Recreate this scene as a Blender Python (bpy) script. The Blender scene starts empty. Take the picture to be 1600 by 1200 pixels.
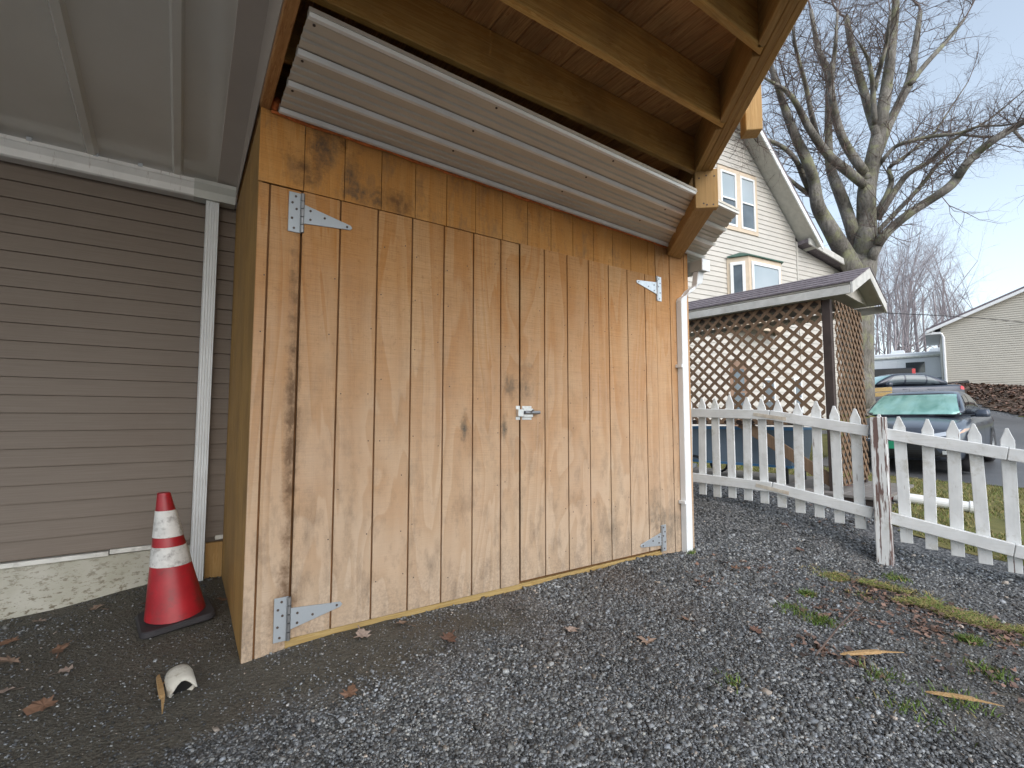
import bpy, math, random
import numpy as np
from mathutils import Vector
from mathutils.bvhtree import BVHTree
random.seed(7); rng = np.random.default_rng(7)
R = math.radians
S = bpy.context.scene
COL = S.collection

# ------------------------------------------------------------------ camera
CAM = Vector((0, 0, 1.13)); YAW, PITCH, FPX = .59531, .06934, 754.4
cd = bpy.data.cameras.new('camera'); cam = bpy.data.objects.new('camera', cd); COL.objects.link(cam)
cd.sensor_width = 36; cd.lens = FPX * 36 / 1600; cd.clip_start = .03; cd.clip_end = 2000
cam.location = CAM; cam.rotation_euler = (math.pi / 2 + PITCH, 0, -YAW)
S.camera = cam
# ------------------------------------------------------------------ sky, sun, exposure
SUN_AZ, SUN_EL = R(190), R(38)          # azimuth measured from +Y towards +X (where the light comes from)
w = bpy.data.worlds.new('World'); S.world = w; w.use_nodes = True
nt = w.node_tree; nt.nodes.clear()
sky = nt.nodes.new('ShaderNodeTexSky'); sky.sky_type = 'NISHITA'; sky.sun_disc = False
sky.sun_elevation = SUN_EL; sky.sun_rotation = SUN_AZ; sky.air_density = 1.0; sky.dust_density = 2.0; sky.ozone_density = 1.0; sky.altitude = 200
hs = nt.nodes.new('ShaderNodeHueSaturation'); hs.inputs['Hue'].default_value = .488; hs.inputs['Saturation'].default_value = .58
bg = nt.nodes.new('ShaderNodeBackground'); bg.inputs['Strength'].default_value = .15
wo = nt.nodes.new('ShaderNodeOutputWorld')
nt.links.new(sky.outputs[0], hs.inputs['Color']); nt.links.new(hs.outputs[0], bg.inputs['Color']); nt.links.new(bg.outputs[0], wo.inputs[0])
sl = bpy.data.lights.new('sun', 'SUN'); sl.energy = .5; sl.angle = R(60); sl.color = (1, .985, .96)
so = bpy.data.objects.new('sun', sl); COL.objects.link(so); so.location = (5, -8, 12)
sdir = Vector((math.sin(SUN_AZ) * math.cos(SUN_EL), math.cos(SUN_AZ) * math.cos(SUN_EL), math.sin(SUN_EL)))
so.rotation_euler = (-sdir).to_track_quat('-Z', 'Y').to_euler()
vs = S.view_settings; vs.view_transform = 'Standard'; vs.look = 'None'; vs.gamma = 1; vs.exposure = 1.05; vs.use_curve_mapping = False

# ------------------------------------------------------------------ helpers: geometry
_f = np.array([math.sin(YAW) * math.cos(PITCH), math.cos(YAW) * math.cos(PITCH), math.sin(PITCH)])
_r = np.array([math.cos(YAW), -math.sin(YAW), 0.]); _u = np.cross(_r, _f); _cf = np.array([math.sin(YAW), math.cos(YAW), 0])
def ray(px, py): return _f + _r * (px - 800) / FPX - _u * (py - 600) / FPX
def at_depth(px, py, d):
    r = ray(px, py); return np.array(CAM) + r * (d / (r @ _cf))
def at_plane(px, py, P, n):
    r = ray(px, py); o = np.array(CAM); n = np.array(n, float); return o + r * ((np.array(P) - o) @ n / (r @ n))
WL = {}
def wloc(o): return WL.get(o.name, np.zeros(3)) if o is not None else np.zeros(3)
def tag(o, label=None, cat=None, group=None, kind=None):
    if label: o['label'] = label
    if cat: o['category'] = cat
    if group: o['group'] = group
    if kind: o['kind'] = kind
    return o
def empty(name, loc, label, cat, group=None):
    o = bpy.data.objects.new(name, None); COL.objects.link(o); o.location = loc; o.empty_display_size = .2
    WL[o.name] = np.array(loc, float)
    return tag(o, label, cat, group)
def mesh_obj(name, V, F, mat, parent=None, smooth=False, bevel=0, attr=None):
    V = np.asarray(V, float).reshape(-1, 3)
    c = (V.min(0) + V.max(0)) / 2
    if parent is None: c[2] = V[:, 2].min()
    me = bpy.data.meshes.new(name)
    if isinstance(F, np.ndarray):
        n, k = F.shape; me.vertices.add(len(V)); me.vertices.foreach_set('co', (V - c).astype(np.float32).ravel())
        me.loops.add(n * k); me.loops.foreach_set('vertex_index', F.astype(np.int32).ravel())
        me.polygons.add(n); me.polygons.foreach_set('loop_start', np.arange(0, n * k, k, dtype=np.int32))
        me.update(calc_edges=True)
    else:
        me.from_pydata((V - c).tolist(), [], F); me.update()
    if attr is not None:
        for an, av in attr.items():
            a = me.attributes.new(an, 'FLOAT_COLOR', 'POINT'); a.data.foreach_set('color', np.asarray(av, np.float32).ravel())
    if smooth: me.polygons.foreach_set('use_smooth', [True] * len(me.polygons))
    me.materials.append(mat)
    o = bpy.data.objects.new(name, me); COL.objects.link(o)
    if parent is not None: o.parent = parent
    o.location = c - wloc(parent); WL[o.name] = c
    if bevel:
        m = o.modifiers.new('bevel', 'BEVEL'); m.width = bevel; m.segments = 1; m.limit_method = 'ANGLE'
    return o
def unit(v): v = np.array(v, float); return v / np.linalg.norm(v)
class MB:
    def __init__(s): s.V = []; s.F = []
    def add(s, V, F):
        o = len(s.V); s.V += [tuple(map(float, v)) for v in V]; s.F += [tuple(i + o for i in f) for f in F]; return s
    def box(s, x0, x1, y0, y1, z0, z1):
        return s.add([(x0,y0,z0),(x1,y0,z0),(x1,y1,z0),(x0,y1,z0),(x0,y0,z1),(x1,y0,z1),(x1,y1,z1),(x0,y1,z1)],
                     [(0,3,2,1),(4,5,6,7),(0,1,5,4),(1,2,6,5),(2,3,7,6),(3,0,4,7)])
    def obox(s, o, u, v, w_):
        o, u, v, w_ = [np.array(a, float) for a in (o, u, v, w_)]
        if np.cross(u, v) @ w_ < 0: u, v = v, u
        P = [o, o+u, o+u+v, o+v, o+w_, o+u+w_, o+u+v+w_, o+v+w_]
        return s.add(P, [(0,3,2,1),(4,5,6,7),(0,1,5,4),(1,2,6,5),(2,3,7,6),(3,0,4,7)])
    def bar(s, a, b, wd, th, up=(0,0,1)):
        a, b = np.array(a, float), np.array(b, float); d = unit(b - a); side = unit(np.cross(d, up)); n = np.cross(side, d)
        return s.obox(a - side * wd / 2 - n * th / 2, side * wd, n * th, b - a)
    def prism(s, poly, o, u, v, n, t):
        o, u, v, n = [np.array(a, float) for a in (o, u, v, n)]
        A = sum(poly[i][0]*poly[(i+1) % len(poly)][1] - poly[(i+1) % len(poly)][0]*poly[i][1] for i in range(len(poly)))
        if A < 0: poly = poly[::-1]
        if np.cross(u, v) @ n < 0: poly = poly[::-1]
        k = len(poly); P = [o + u*a + v*b for a, b in poly]; Q = [p + n*t for p in P]
        return s.add(P + Q, [tuple(range(k))[::-1], tuple(range(k, 2*k))] + [(i, (i+1) % k, (i+1) % k + k, i+k) for i in range(k)])
    def tube(s, pts, rad, n=8, cap=True):
        pts = [np.array(p, float) for p in pts]
        if not hasattr(rad, '__len__'): rad = [rad] * len(pts)
        t0 = unit(pts[1] - pts[0]); ref = np.array((0,0,1.)) if abs(t0[2]) < .9 else np.array((1.,0,0))
        b = len(s.V); a1 = unit(np.cross(t0, ref))
        for i, p in enumerate(pts):
            t = unit(pts[min(i+1, len(pts)-1)] - pts[max(i-1, 0)]); a1 = unit(a1 - t * (a1 @ t)); a2 = np.cross(t, a1)
            for k in range(n):
                q = p + (a1*math.cos(2*math.pi*k/n) + a2*math.sin(2*math.pi*k/n)) * rad[i]; s.V.append(tuple(q))
        for i in range(len(pts)-1):
            for k in range(n):
                s.F.append((b+i*n+k, b+i*n+(k+1) % n, b+(i+1)*n+(k+1) % n, b+(i+1)*n+k))
        if cap:
            s.F.append(tuple(b+k for k in range(n))[::-1]); s.F.append(tuple(b+(len(pts)-1)*n+k for k in range(n)))
        return s
    def lathe(s, prof, c, n=24):
        b = len(s.V)
        for r_, z in prof:
            for k in range(n):
                a = 2*math.pi*k/n; s.V.append((c[0]+r_*math.cos(a), c[1]+r_*math.sin(a), c[2]+z))
        for i in range(len(prof)-1):
            for k in range(n): s.F.append((b+i*n+k, b+i*n+(k+1) % n, b+(i+1)*n+(k+1) % n, b+(i+1)*n+k))
        s.F.append(tuple(b+k for k in range(n))[::-1]); s.F.append(tuple(b+(len(prof)-1)*n+k for k in range(n)))
        return s
    def extrude(s, prof, a, b, close=True):
        "prof: list of 3d offsets; swept from a to b"
        a, b = np.array(a, float), np.array(b, float); k = len(prof); P = [a+np.array(p) for p in prof]; Q = [b+np.array(p) for p in prof]
        F = [(i, (i+1) % k, (i+1) % k + k, i+k) for i in range(k if close else k-1)]
        if close: F += [tuple(range(k))[::-1], tuple(range(k, 2*k))]
        return s.add(P+Q, F)
    def build(s, name, mat, parent=None, smooth=False, bevel=0): return mesh_obj(name, s.V, s.F, mat, parent, smooth, bevel)
def clip(poly, a, b, c):
    "keep a*x+b*y<=c"
    out = []
    for i in range(len(poly)):
        p, q = poly[i], poly[(i+1) % len(poly)]; dp = a*p[0]+b*p[1]-c; dq = a*q[0]+b*q[1]-c
        if dp <= 0: out.append(p)
        if dp*dq < 0: t = dp/(dp-dq); out.append((p[0]+(q[0]-p[0])*t, p[1]+(q[1]-p[1])*t))
    return out

# ------------------------------------------------------------------ helpers: materials
class NT:
    def __init__(s, name):
        s.m = bpy.data.materials.new(name); s.m.use_nodes = True; s.t = s.m.node_tree
        s.b = s.t.nodes['Principled BSDF']; s.pos = None
    def n(s, typ, **kw):
        nd = s.t.nodes.new(typ)
        for k, v in kw.items(): setattr(nd, k, v)
        return nd
    def l(s, a, b): s.t.links.new(a, b)
    def setin(s, sock, v):
        if hasattr(v, 'is_linked') or isinstance(v, bpy.types.NodeSocket): s.l(v, sock)
        else: sock.default_value = v
    def P(s):
        if s.pos is None: s.pos = s.n('ShaderNodeNewGeometry').outputs['Position']
        return s.pos
    def map(s, scale=(1,1,1), rot=(0,0,0), vec=None, rand=0):
        v = vec or s.P()
        if rand:
            oi = s.n('ShaderNodeObjectInfo'); ad = s.n('ShaderNodeVectorMath', operation='ADD'); sc = s.n('ShaderNodeMath', operation='MULTIPLY'); sc.inputs[1].default_value = rand
            s.l(oi.outputs['Random'], sc.inputs[0]); s.l(v, ad.inputs[0]); s.l(sc.outputs[0], ad.inputs[1]); v = ad.outputs[0]
        m = s.n('ShaderNodeMapping'); m.inputs['Scale'].default_value = scale; m.inputs['Rotation'].default_value = rot
        s.l(v, m.inputs['Vector']); return m.outputs[0]
    def noise(s, vec=None, scale=5, detail=3, rough=.55, dist=0, out='Fac'):
        nd = s.n('ShaderNodeTexNoise'); nd.inputs['Scale'].default_value = scale; nd.inputs['Detail'].default_value = detail
        nd.inputs['Roughness'].default_value = rough; nd.inputs['Distortion'].default_value = dist
        s.l(vec if vec is not None else s.P(), nd.inputs['Vector']); return nd.outputs[out]
    def vor(s, vec=None, scale=5, out='Distance', feature='F1'):
        nd = s.n('ShaderNodeTexVoronoi', feature=feature); nd.inputs['Scale'].default_value = scale; s.l(vec if vec is not None else s.P(), nd.inputs['Vector']); return nd.outputs[out]
    def math(s, op, a, b=0., c=None):
        nd = s.n('ShaderNodeMath', operation=op); s.setin(nd.inputs[0], a); s.setin(nd.inputs[1], b)
        if c is not None: s.setin(nd.inputs[2], c)
        return nd.outputs[0]
    def ramp(s, fac, stops, interp='LINEAR'):
        nd = s.n('ShaderNodeValToRGB'); nd.color_ramp.interpolation = interp; e = nd.color_ramp.elements
        while len(e) < len(stops): e.new(.5)
        for el, (p, c) in zip(e, stops):
            el.position = p; el.color = (c, c, c, 1) if not hasattr(c, '__len__') else tuple(c)+(1,)
        s.l(fac, nd.inputs[0]); return nd.outputs[0]
    def mix(s, fac, a, b, mode='MIX'):
        nd = s.n('ShaderNodeMix', data_type='RGBA', blend_type=mode); s.setin(nd.inputs[0], fac)
        for sk, v in ((nd.inputs[6], a), (nd.inputs[7], b)):
            s.setin(sk, tuple(v)+(1,) if isinstance(v, (tuple, list)) and len(v) == 3 else v)
        return nd.outputs[2]
    def rng(s, v, a, b, c=0., d=1.):
        nd = s.n('ShaderNodeMapRange'); s.l(v, nd.inputs[0])
        for i, q in enumerate((a, b, c, d)): nd.inputs[i+1].default_value = q
        return nd.outputs[0]
    def xyz(s):
        nd = s.n('ShaderNodeSeparateXYZ'); s.l(s.P(), nd.inputs[0]); return nd.outputs
    def spot(s, cx, cz, rx, rz, soft=.6, warp=None):
        x, _, z = s.xyz(); a = s.math('DIVIDE', s.math('SUBTRACT', x, cx), rx); b = s.math('DIVIDE', s.math('SUBTRACT', z, cz), rz)
        d = s.math('SQRT', s.math('ADD', s.math('MULTIPLY', a, a), s.math('MULTIPLY', b, b)))
        if warp is not None: d = s.math('ADD', d, warp)
        return s.rng(d, 1.0, 1.0-soft)
    def bump(s, h, strength=.3, dist=.01):
        nd = s.n('ShaderNodeBump'); nd.inputs['Strength'].default_value = strength; nd.inputs['Distance'].default_value = dist
        s.l(h, nd.inputs['Height']); s.l(nd.outputs[0], s.b.inputs['Normal'])
    def out(s, col=None, rough=.6, metal=0., spec=.5, coat=0.):
        if col is not None: s.setin(s.b.inputs['Base Color'], tuple(col)+(1,) if isinstance(col, (tuple, list)) and len(col) == 3 else col)
        s.setin(s.b.inputs['Roughness'], rough); s.setin(s.b.inputs['Metallic'], metal); s.b.inputs['Specular IOR Level'].default_value = spec
        s.b.inputs['Coat Weight'].default_value = coat
        return s.m
def plain(name, col, rough=.6, metal=0., var=.15, scale=8, coat=0., spec=.5, grime=None, gs=3.3):
    m = NT(name); f = m.noise(scale=scale, detail=4); d = tuple(c*(1-var) for c in col); l = tuple(min(1, c*(1+var)) for c in col)
    c = m.ramp(f, [(.3, d), (.7, l)])
    if grime: c = m.mix(m.ramp(m.noise(scale=gs, detail=6, rough=.7), [(.5, 0.), (.72, grime[0])]), c, grime[1])
    m.bump(m.noise(scale=scale*12, detail=2), .06, .004)
    return m.out(c, rough, metal, spec, coat)
def wood(name, axis, dark, light, ring=1., rough=.7, mottle=.5, rotz=0., stain=(.10,.055,.025), amount=.5):
    m = NT(name); sc = [9., 9., 9.]; sc[axis] = .55
    if rotz: v = m.map(tuple(sc), vec=m.map(rot=(0, 0, rotz), rand=37.3))
    else: v = m.map(tuple(sc), rand=37.3)
    g = m.noise(v, 2.2*ring, 5, .6, 1.6)
    sc2 = [90., 90., 90.]; sc2[axis] = 2.5
    fine = m.noise(m.map(tuple(sc2), vec=m.map(rot=(0,0,rotz)) if rotz else None), 1., 2)
    bands = m.math('FRACT', m.math('MULTIPLY', g, 7.))
    bands = m.ramp(bands, [(0., .0), (.6, .55), (.93, 1.), (1., .1)])
    c = m.mix(bands, light, dark); c = m.mix(m.math('MULTIPLY', m.rng(fine, .35, .7), .35), c, tuple(x*.55 for x in dark))
    mo = m.ramp(m.noise(m.map((1,1,1), rand=11.), 3.1, 4, .6), [(.45, 0.), (.75, amount)])
    c = m.mix(mo, c, stain)
    oi = m.n('ShaderNodeObjectInfo'); c = m.mix(m.math('MULTIPLY', oi.outputs['Random'], .35), c, tuple(x*.55 for x in dark))
    m.bump(m.math('ADD', fine, m.math('MULTIPLY', bands, .4)), .25, .003)
    return m.out(c, rough)

# ---- plywood siding of the shed
def ply_mat(name, light, warm, header=False):
    m = NT(name); x, y, z = m.xyz()
    v = m.map((2.6, 1, .42)); warp = m.noise(v, 1.15, 3, .5, .7)
    rings = m.math('FRACT', m.math('MULTIPLY', warp, 9.)); band = m.ramp(rings, [(0., .05), (.5, .5), (.86, 1.), (.93, 1.), (1., .05)])
    blot = m.noise(m.map((1.5, 1, .8)), 1.7, 4, .6)
    knot = m.rng(m.vor(m.map((2.2, 1, .9)), .8), .02, .0, 0., .6)
    f = m.math('ADD', m.math('MULTIPLY', band, .42), m.rng(blot, .32, .7, 0, .6))
    c = m.mix(f, light, warm)
    saw = m.noise(m.map((5, 5, 260)), 1., 2); c = m.mix(m.rng(saw, .40, .72, 0, .38), c, tuple(k*.45 for k in warm))
    grain = m.noise(m.map((240, 240, 5)), 1., 2); c = m.mix(m.rng(grain, .48, .75, 0, .32), c, tuple(k*.5 for k in warm))
    c = m.mix(knot, c, (.16, .07, .025)); pk = m.noise(scale=38, detail=5, rough=.75); c = m.mix(m.rng(pk, .56, .72, 0, .6), c, tuple(k*.42 for k in warm))
    oi = m.n('ShaderNodeObjectInfo'); c = m.mix(m.math('MULTIPLY', oi.outputs['Random'], .22), c, tuple(k*.8 for k in warm))
    nz = m.noise(scale=2.3, detail=5, rough=.65)
    # silver-grey weathering on lower boards, plus part of the light painted in
    we = m.math('MULTIPLY', m.rng(m.math('ADD', z, m.math('MULTIPLY', nz, 1.2)), 2.75, .75), .85)
    if not header: c = m.mix(we, c, m.mix(band, (.49, .395, .30), (.43, .335, .24)))
    else: c = m.mix(m.rng(m.noise(scale=1.6, detail=5, rough=.7), .42, .62, 0, .7), c, (.46, .215, .05))
    dirt = m.math('MULTIPLY', m.rng(m.noise(m.map((3, 3, 1.2)), 3.5, 6, .75), .50, .72, 0, .75), m.rng(z, 1.6, .1, .18, 1.) if not header else .8)
    c = m.mix(dirt, c, (.13, .095, .065))
    if not header:
        sp = m.math('ADD', z, m.math('MULTIPLY', m.noise(m.map((7, 7, 3)), 1., 5, .7), .55)); sp2 = m.noise(scale=75, detail=4, rough=.7); c = m.mix(m.math('MULTIPLY', m.rng(sp, .62, .3), m.rng(sp2, .42, .62, .05, .55)), c, (.16, .13, .10))
    wn = m.math('MULTIPLY', m.math('SUBTRACT', m.noise(scale=14, detail=4, rough=.7), .5), 2.4)
    st2 = m.rng(m.noise(m.map((30, 30, 12)), 1., 4, .65), .24, .5)
    spots = [(1.405, 1.06, .03, .11), (1.69, 1.05, .022, .1), (1.87, 1.47, .05, .05), (1.86, 1.33, .07, .09), (1.73, 1.33, .06, .08), (.437, 1.1, .035, 1.15), (.43, .2, .07, .14), (3.3, .25, .2, .2), (3.15, .4, .1, .22), (2.65, .3, .09, .2)] if not header else \
            [(.55, 2.56, .10, .15), (.46, 2.42, .10, .1), (.70, 2.45, .05, .13), (.95, 2.36, .12, .08), (.76, 2.36, .09, .06), (.66, 2.6, .03, .07)]
    for i, (a, b, ra, rb) in enumerate(spots):
        k = m.math('MULTIPLY', m.math('MULTIPLY', m.spot(a, b, ra*1.15, rb*1.15, .95, wn), st2), .95 if header else (.95 if i in (0, 1) else .9 if i in (5, 6) else .65 if i < 7 else .5))
        c = m.mix(k, c, [(.15, .07, .02), (.11, .07, .04)][(i+1) % 2] if header else ((.12, .065, .03) if i in (5, 6) else (.09, .08, .06)))
    m.bump(m.math('ADD', saw, m.math('MULTIPLY', grain, .5)), .3, .004)
    return m.out(c, .78)
M = {}
M['ply'] = ply_mat('plywood_siding', (.58, .365, .18), (.44, .18, .035))
M['ply_header'] = ply_mat('plywood_header', (.62, .34, .115), (.48, .20, .035), True)
M['groove'] = plain('groove_wood', (.16, .075, .025), .85, var=.3)
M['side_ply'] = wood('treated_side_ply', 2, (.34, .18, .045), (.52, .32, .10), .5)
M['sill'] = wood('treated_sill', 0, (.36, .235, .075), (.52, .38, .16), .6, amount=.3)
for nm, ax, rz in (('joist', 0, 0), ('board', 1, 0), ('rim', 0, R(-48.7)), ('post', 2, 0)):
    M[nm] = wood('deck_' + nm, ax, {'joist': (.52, .265, .055), 'board': (.44, .19, .06), 'rim': (.38, .205, .055), 'post': (.46, .265, .085)}[nm],
                 {'joist': (.70, .43, .13), 'board': (.70, .39, .14), 'rim': (.52, .32, .11), 'post': (.56, .36, .14)}[nm], .7, rotz=rz, amount=.6 if nm in ('board', 'joist') else .25, stain=(.09, .045, .02))
M['foam'] = plain('orange_foam', (.62, .17, .04), .8, var=.3, scale=30)
M['galv'] = plain('galvanised_steel', (.38, .42, .455), .42, .35, .02, 90)
M['zinc'] = plain('bright_zinc', (.66, .68, .68), .3, .7, .1, 40)
M['screw'] = plain('screw_heads', (.32, .33, .34), .4, .8)
M['nail'] = plain('nail_heads', (.07, .05, .04), .6)
# corrugated sheet
m = NT('beige_metal_sheet'); c = m.ramp(m.noise(scale=2.5, detail=4), [(.3, (.56, .52, .44)), (.7, (.63, .59, .50))])
c = m.mix(m.ramp(m.noise(m.map((.6, 6, 1)), 3, 5, .7), [(.55, 0.), (.8, .35)]), c, (.2, .15, .1)); M['sheet'] = m.out(c, .38, .0, .5)
M['glint_rib'] = plain('rib_painted_glint', (.82, .83, .80), .3, var=.06)  # ribs coloured lighter to imitate light reflecting off their slanted faces
m = NT('white_ceiling_sheet'); c = m.ramp(m.noise(scale=1.4, detail=4), [(.3, (.66, .645, .59)), (.7, (.74, .725, .67))]); M['ceil'] = m.out(c, .13, .0, .7)
M['flash'] = plain('pinkish_flashing', (.47, .42, .375), .35, var=.05, scale=3)
M['flashing'] = M['flash']
m = NT('white_gutter'); c = m.ramp(m.noise(scale=6, detail=4), [(.3, (.66, .67, .66)), (.7, (.76, .77, .76))])
c = m.mix(m.ramp(m.noise(m.map((22, 3, 4)), 1.3, 6, .75), [(.58, 0.), (.72, .75)]), c, (.20, .13, .09)); M['gutter'] = m.out(c, .4)
M['gutter_clean'] = plain('grey_white_gutter', (.52, .54, .51), .4, var=.06)
M['spout'] = plain('white_downspout', (.72, .75, .77), .38, var=.05, scale=4, grime=(.12, (.35, .33, .3)))
m = NT('taupe_siding'); g = m.noise(m.map((3, 3, 160)), 1., 3); c = m.mix(m.rng(g, .35, .7), (.19, .155, .126), (.158, .128, .102))
c = m.mix(m.ramp(m.noise(scale=1.8, detail=5, rough=.65), [(.5, 0.), (.75, .35)]), c, (.14, .105, .08)); m.bump(g, .2, .002); M['taupe'] = m.out(c, .62)
m = NT('painted_foundation'); x, y, z = m.xyz(); sp = m.noise(m.map((26, 26, 55)), 1., 6, .72)
k = m.math('MULTIPLY', m.rng(sp, .52, .6), m.rng(z, .3, .0, .35, 1.)); c = m.mix(k, m.ramp(m.noise(scale=5), [(.3, (.38, .37, .30)), (.7, (.50, .49, .43))]), (.17, .145, .10)); m.bump(sp, .4, .006); M['concrete'] = m.out(c, .85)
M['flash_white'] = plain('peeling_white_trim', (.66, .66, .62), .6, grime=(.9, (.13, .10, .08)))
M['red'] = plain('red_cone_plastic', (.34, .012, .02), .42, var=.2, scale=9, grime=(.7, (.13, .03, .03)), gs=14)
M['cone_white'] = plain('dirty_white_band', (.62, .62, .60), .55, grime=(.9, (.16, .145, .14)), scale=20, gs=22)
M['rubber'] = plain('dark_rubber_base', (.028, .026, .03), .6, var=.3)
M['dark'] = plain('matte_black', (.012, .012, .013), .6)
def paint_mat(name, peel):
    m = NT(name); c = m.ramp(m.noise(m.map((2, 2, 1)), 7, 4), [(.3, (.60, .625, .63)), (.7, (.74, .765, .77))])
    gr = m.noise(m.map((60, 60, 2.2), rand=9.), 1., 4, .6); c = m.mix(m.rng(gr, .5, .75, 0, .25), c, (.5, .5, .47))
    c = m.mix(m.ramp(m.noise(m.map((1, 1, 1), rand=5.), 5, 6, .75), [(.52, 0.), (.72, .65)]), c, (.33, .31, .23))
    p = m.ramp(m.noise(m.map((60, 60, 3.2), rand=3.), .8, 4, .6), [(peel, 0.), (peel+.02, 1.)]); c = m.mix(p, c, (.15, .095, .085))
    m.bump(m.math('SUBTRACT', gr, p), .3, .003); return m.out(c, .65)
M['picket'] = paint_mat('white_picket_paint', .68); M['peel'] = paint_mat('peeling_post_paint', .49)
m = NT('rail_paint'); c = m.ramp(m.noise(scale=7, detail=4), [(.3, (.60, .625, .63)), (.7, (.74, .765, .77))]); gr = m.noise(m.map((14, 2.4, 70)), 1., 4, .6)
c = m.mix(m.rng(gr, .5, .75, 0, .35), c, (.48, .47, .43)); c = m.mix(m.ramp(m.noise(scale=4, detail=6, rough=.75), [(.58, 0.), (.72, .5)]), c, (.28, .25, .17)); m.bump(gr, .3, .003); M['rail'] = m.out(c, .65)
M['plate_m'] = plain('rusty_mending_plate', (.62, .58, .50), .5, .2, .2, 20, grime=(.8, (.30, .15, .05)))
M['lattice'] = wood('brown_lattice', 2, (.17, .105, .06), (.27, .17, .10), .8, amount=.35, stain=(.11, .075, .05))
M['gazpost'] = plain('dark_brown_post', (.05, .035, .03), .7, var=.3)
M['gazfloor'] = wood('grey_floor_board', 0, (.20, .185, .17), (.30, .28, .26), .6, amount=.3)
M['fascia'] = plain('weathered_white_fascia', (.56, .555, .52), .6, grime=(.45, (.26, .24, .20)))
M['soffit'] = plain('cream_soffit', (.50, .48, .43), .7, var=.1)
m = NT('purple_grey_shingle'); br = m.noise(m.map((14, 7, 7)), 2., 4, .7); c = m.ramp(br, [(.3, (.10, .085, .095)), (.6, (.19, .165, .18)), (.8, (.26, .23, .235))]); m.bump(m.noise(scale=120), .4, .006); M['shingle'] = m.out(c, .9)
M['cream'] = plain('cream_vinyl', (.53, .51, .465), .55, var=.06, scale=2)
M['cream_trim'] = plain('tan_window_trim', (.60, .50, .38), .6, var=.06)
M['white_vinyl'] = plain('white_vinyl', (.78, .80, .80), .4, var=.04)
m = NT('window_glass'); c = m.ramp(m.noise(scale=1.2, detail=3), [(.3, (.06, .08, .10)), (.7, (.16, .20, .23))]); M['glass'] = m.out(c, .05, .0, .35, .0)
m = NT('blind_glass'); c = m.ramp(m.noise(scale=1.0, detail=2), [(.3, (.33, .40, .44)), (.7, (.42, .48, .52))]); M['blind'] = m.out(c, .1, 0, .3, .0)
M['green_roof'] = plain('green_bay_roof', (.05, .11, .085), .7)
M['beige_sid'] = plain('beige_garage_vinyl', (.50, .475, .41), .6, var=.05, scale=1)
M['tan_wall'] = plain('tan_sheathing', (.30, .25, .2), .8)
# bark
m = NT('maple_bark'); v = m.map((7, 7, 1.6)); b = m.noise(v, 2.4, 6, .7, .4); c = m.ramp(b, [(.3, (.08, .072, .062)), (.55, (.19, .178, .155)), (.75, (.29, .275, .245))])
li = m.noise(scale=2.2, detail=6, rough=.7); c = m.mix(m.ramp(li, [(.5, 0.), (.66, .65)]), c, (.26, .275, .13)); c = m.mix(m.ramp(m.noise(scale=1.3, detail=5, rough=.7), [(.55, 0.), (.7, .5)]), c, (.075, .065, .06)); m.bump(b, .8, .03); M['bark'] = m.out(c, .9)
M['twig'] = plain('reddish_twigs', (.12, .085, .07), .85, var=.3)
M['fartree'] = plain('hazed_far_bark', (.30, .27, .28), .9, var=.3, scale=1)  # bark paled towards purple-grey, distance haze put into the colour

# ------------------------------------------------------------------ ground
CP = np.array([(.26,2.6,.0),(.6,2.55,.04),(1.3,2.5,.035),(2.2,2.5,.04),(3.0,2.5,.045),(3.6,2.55,.02),(-.83,4,-.03),(-.4,4,.0),(-.12,4,.05),(.26,4,.03),(0,3.2,.02),(-1,2.5,-.02),
 (0,0,0),(1,1,-.01),(0,1.6,.0),(2,0,-.01),(3,1,0),(2,1.6,.015),(-3,0,-.02),(0,-3,0),(4.36,3.02,.325),(4.3,2.7,.25),(4.45,2.4,.19),(4.52,2.0,.09),(4.6,1.6,-.01),(4.8,.9,-.02),(4.05,2.7,.12),(3.8,3.3,.18),(4,4,.25),
 (4.2,1.5,-.01),(5.2,1.0,.02),(6,1,.06),(5.9,2.4,.24),(5.5,4.2,.27),(7,3,.22),(8,2,.14),(10.3,3.2,.15),(10.9,2.3,.14),(13.5,3.2,.22),(12,.5,.2),(12,5.5,.45),(14,5,.7),(16.5,5.7,1.3),(16.5,4.2,.75),(19,4,.75),(20,2.5,.7),
 (23.4,7.1,1.32),(25,9,1.9),(26,6,1.5),(28.5,6.6,2.35),(32,8,2.75),(36,5.6,2.65),(27,3.6,1.3),(8,-3,.05),(15,-3,.2),(30,-3,1.2),(10,6.6,.3),(14,6.4,.7),(15,12,1.3),(30,15,2.6),(60,30,5),(90,60,7),(90,0,4),(40,60,4),(-40,40,0),(-40,-40,0),(60,-40,1.5),(0,60,1)])
def _tps(r2): return .5 * r2 * np.log(r2 + 1e-9)
_n = len(CP); _A = np.zeros((_n+3, _n+3)); _d2 = ((CP[:, None, :2]-CP[None, :, :2])**2).sum(-1)
_A[:_n, :_n] = _tps(_d2) + np.eye(_n)*.02; _A[:_n, _n] = 1; _A[:_n, _n+1:] = CP[:, :2]; _A[_n, :_n] = 1; _A[_n+1:, :_n] = CP[:, :2].T
_wt = np.linalg.solve(_A, np.r_[CP[:, 2], 0, 0, 0])
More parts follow.
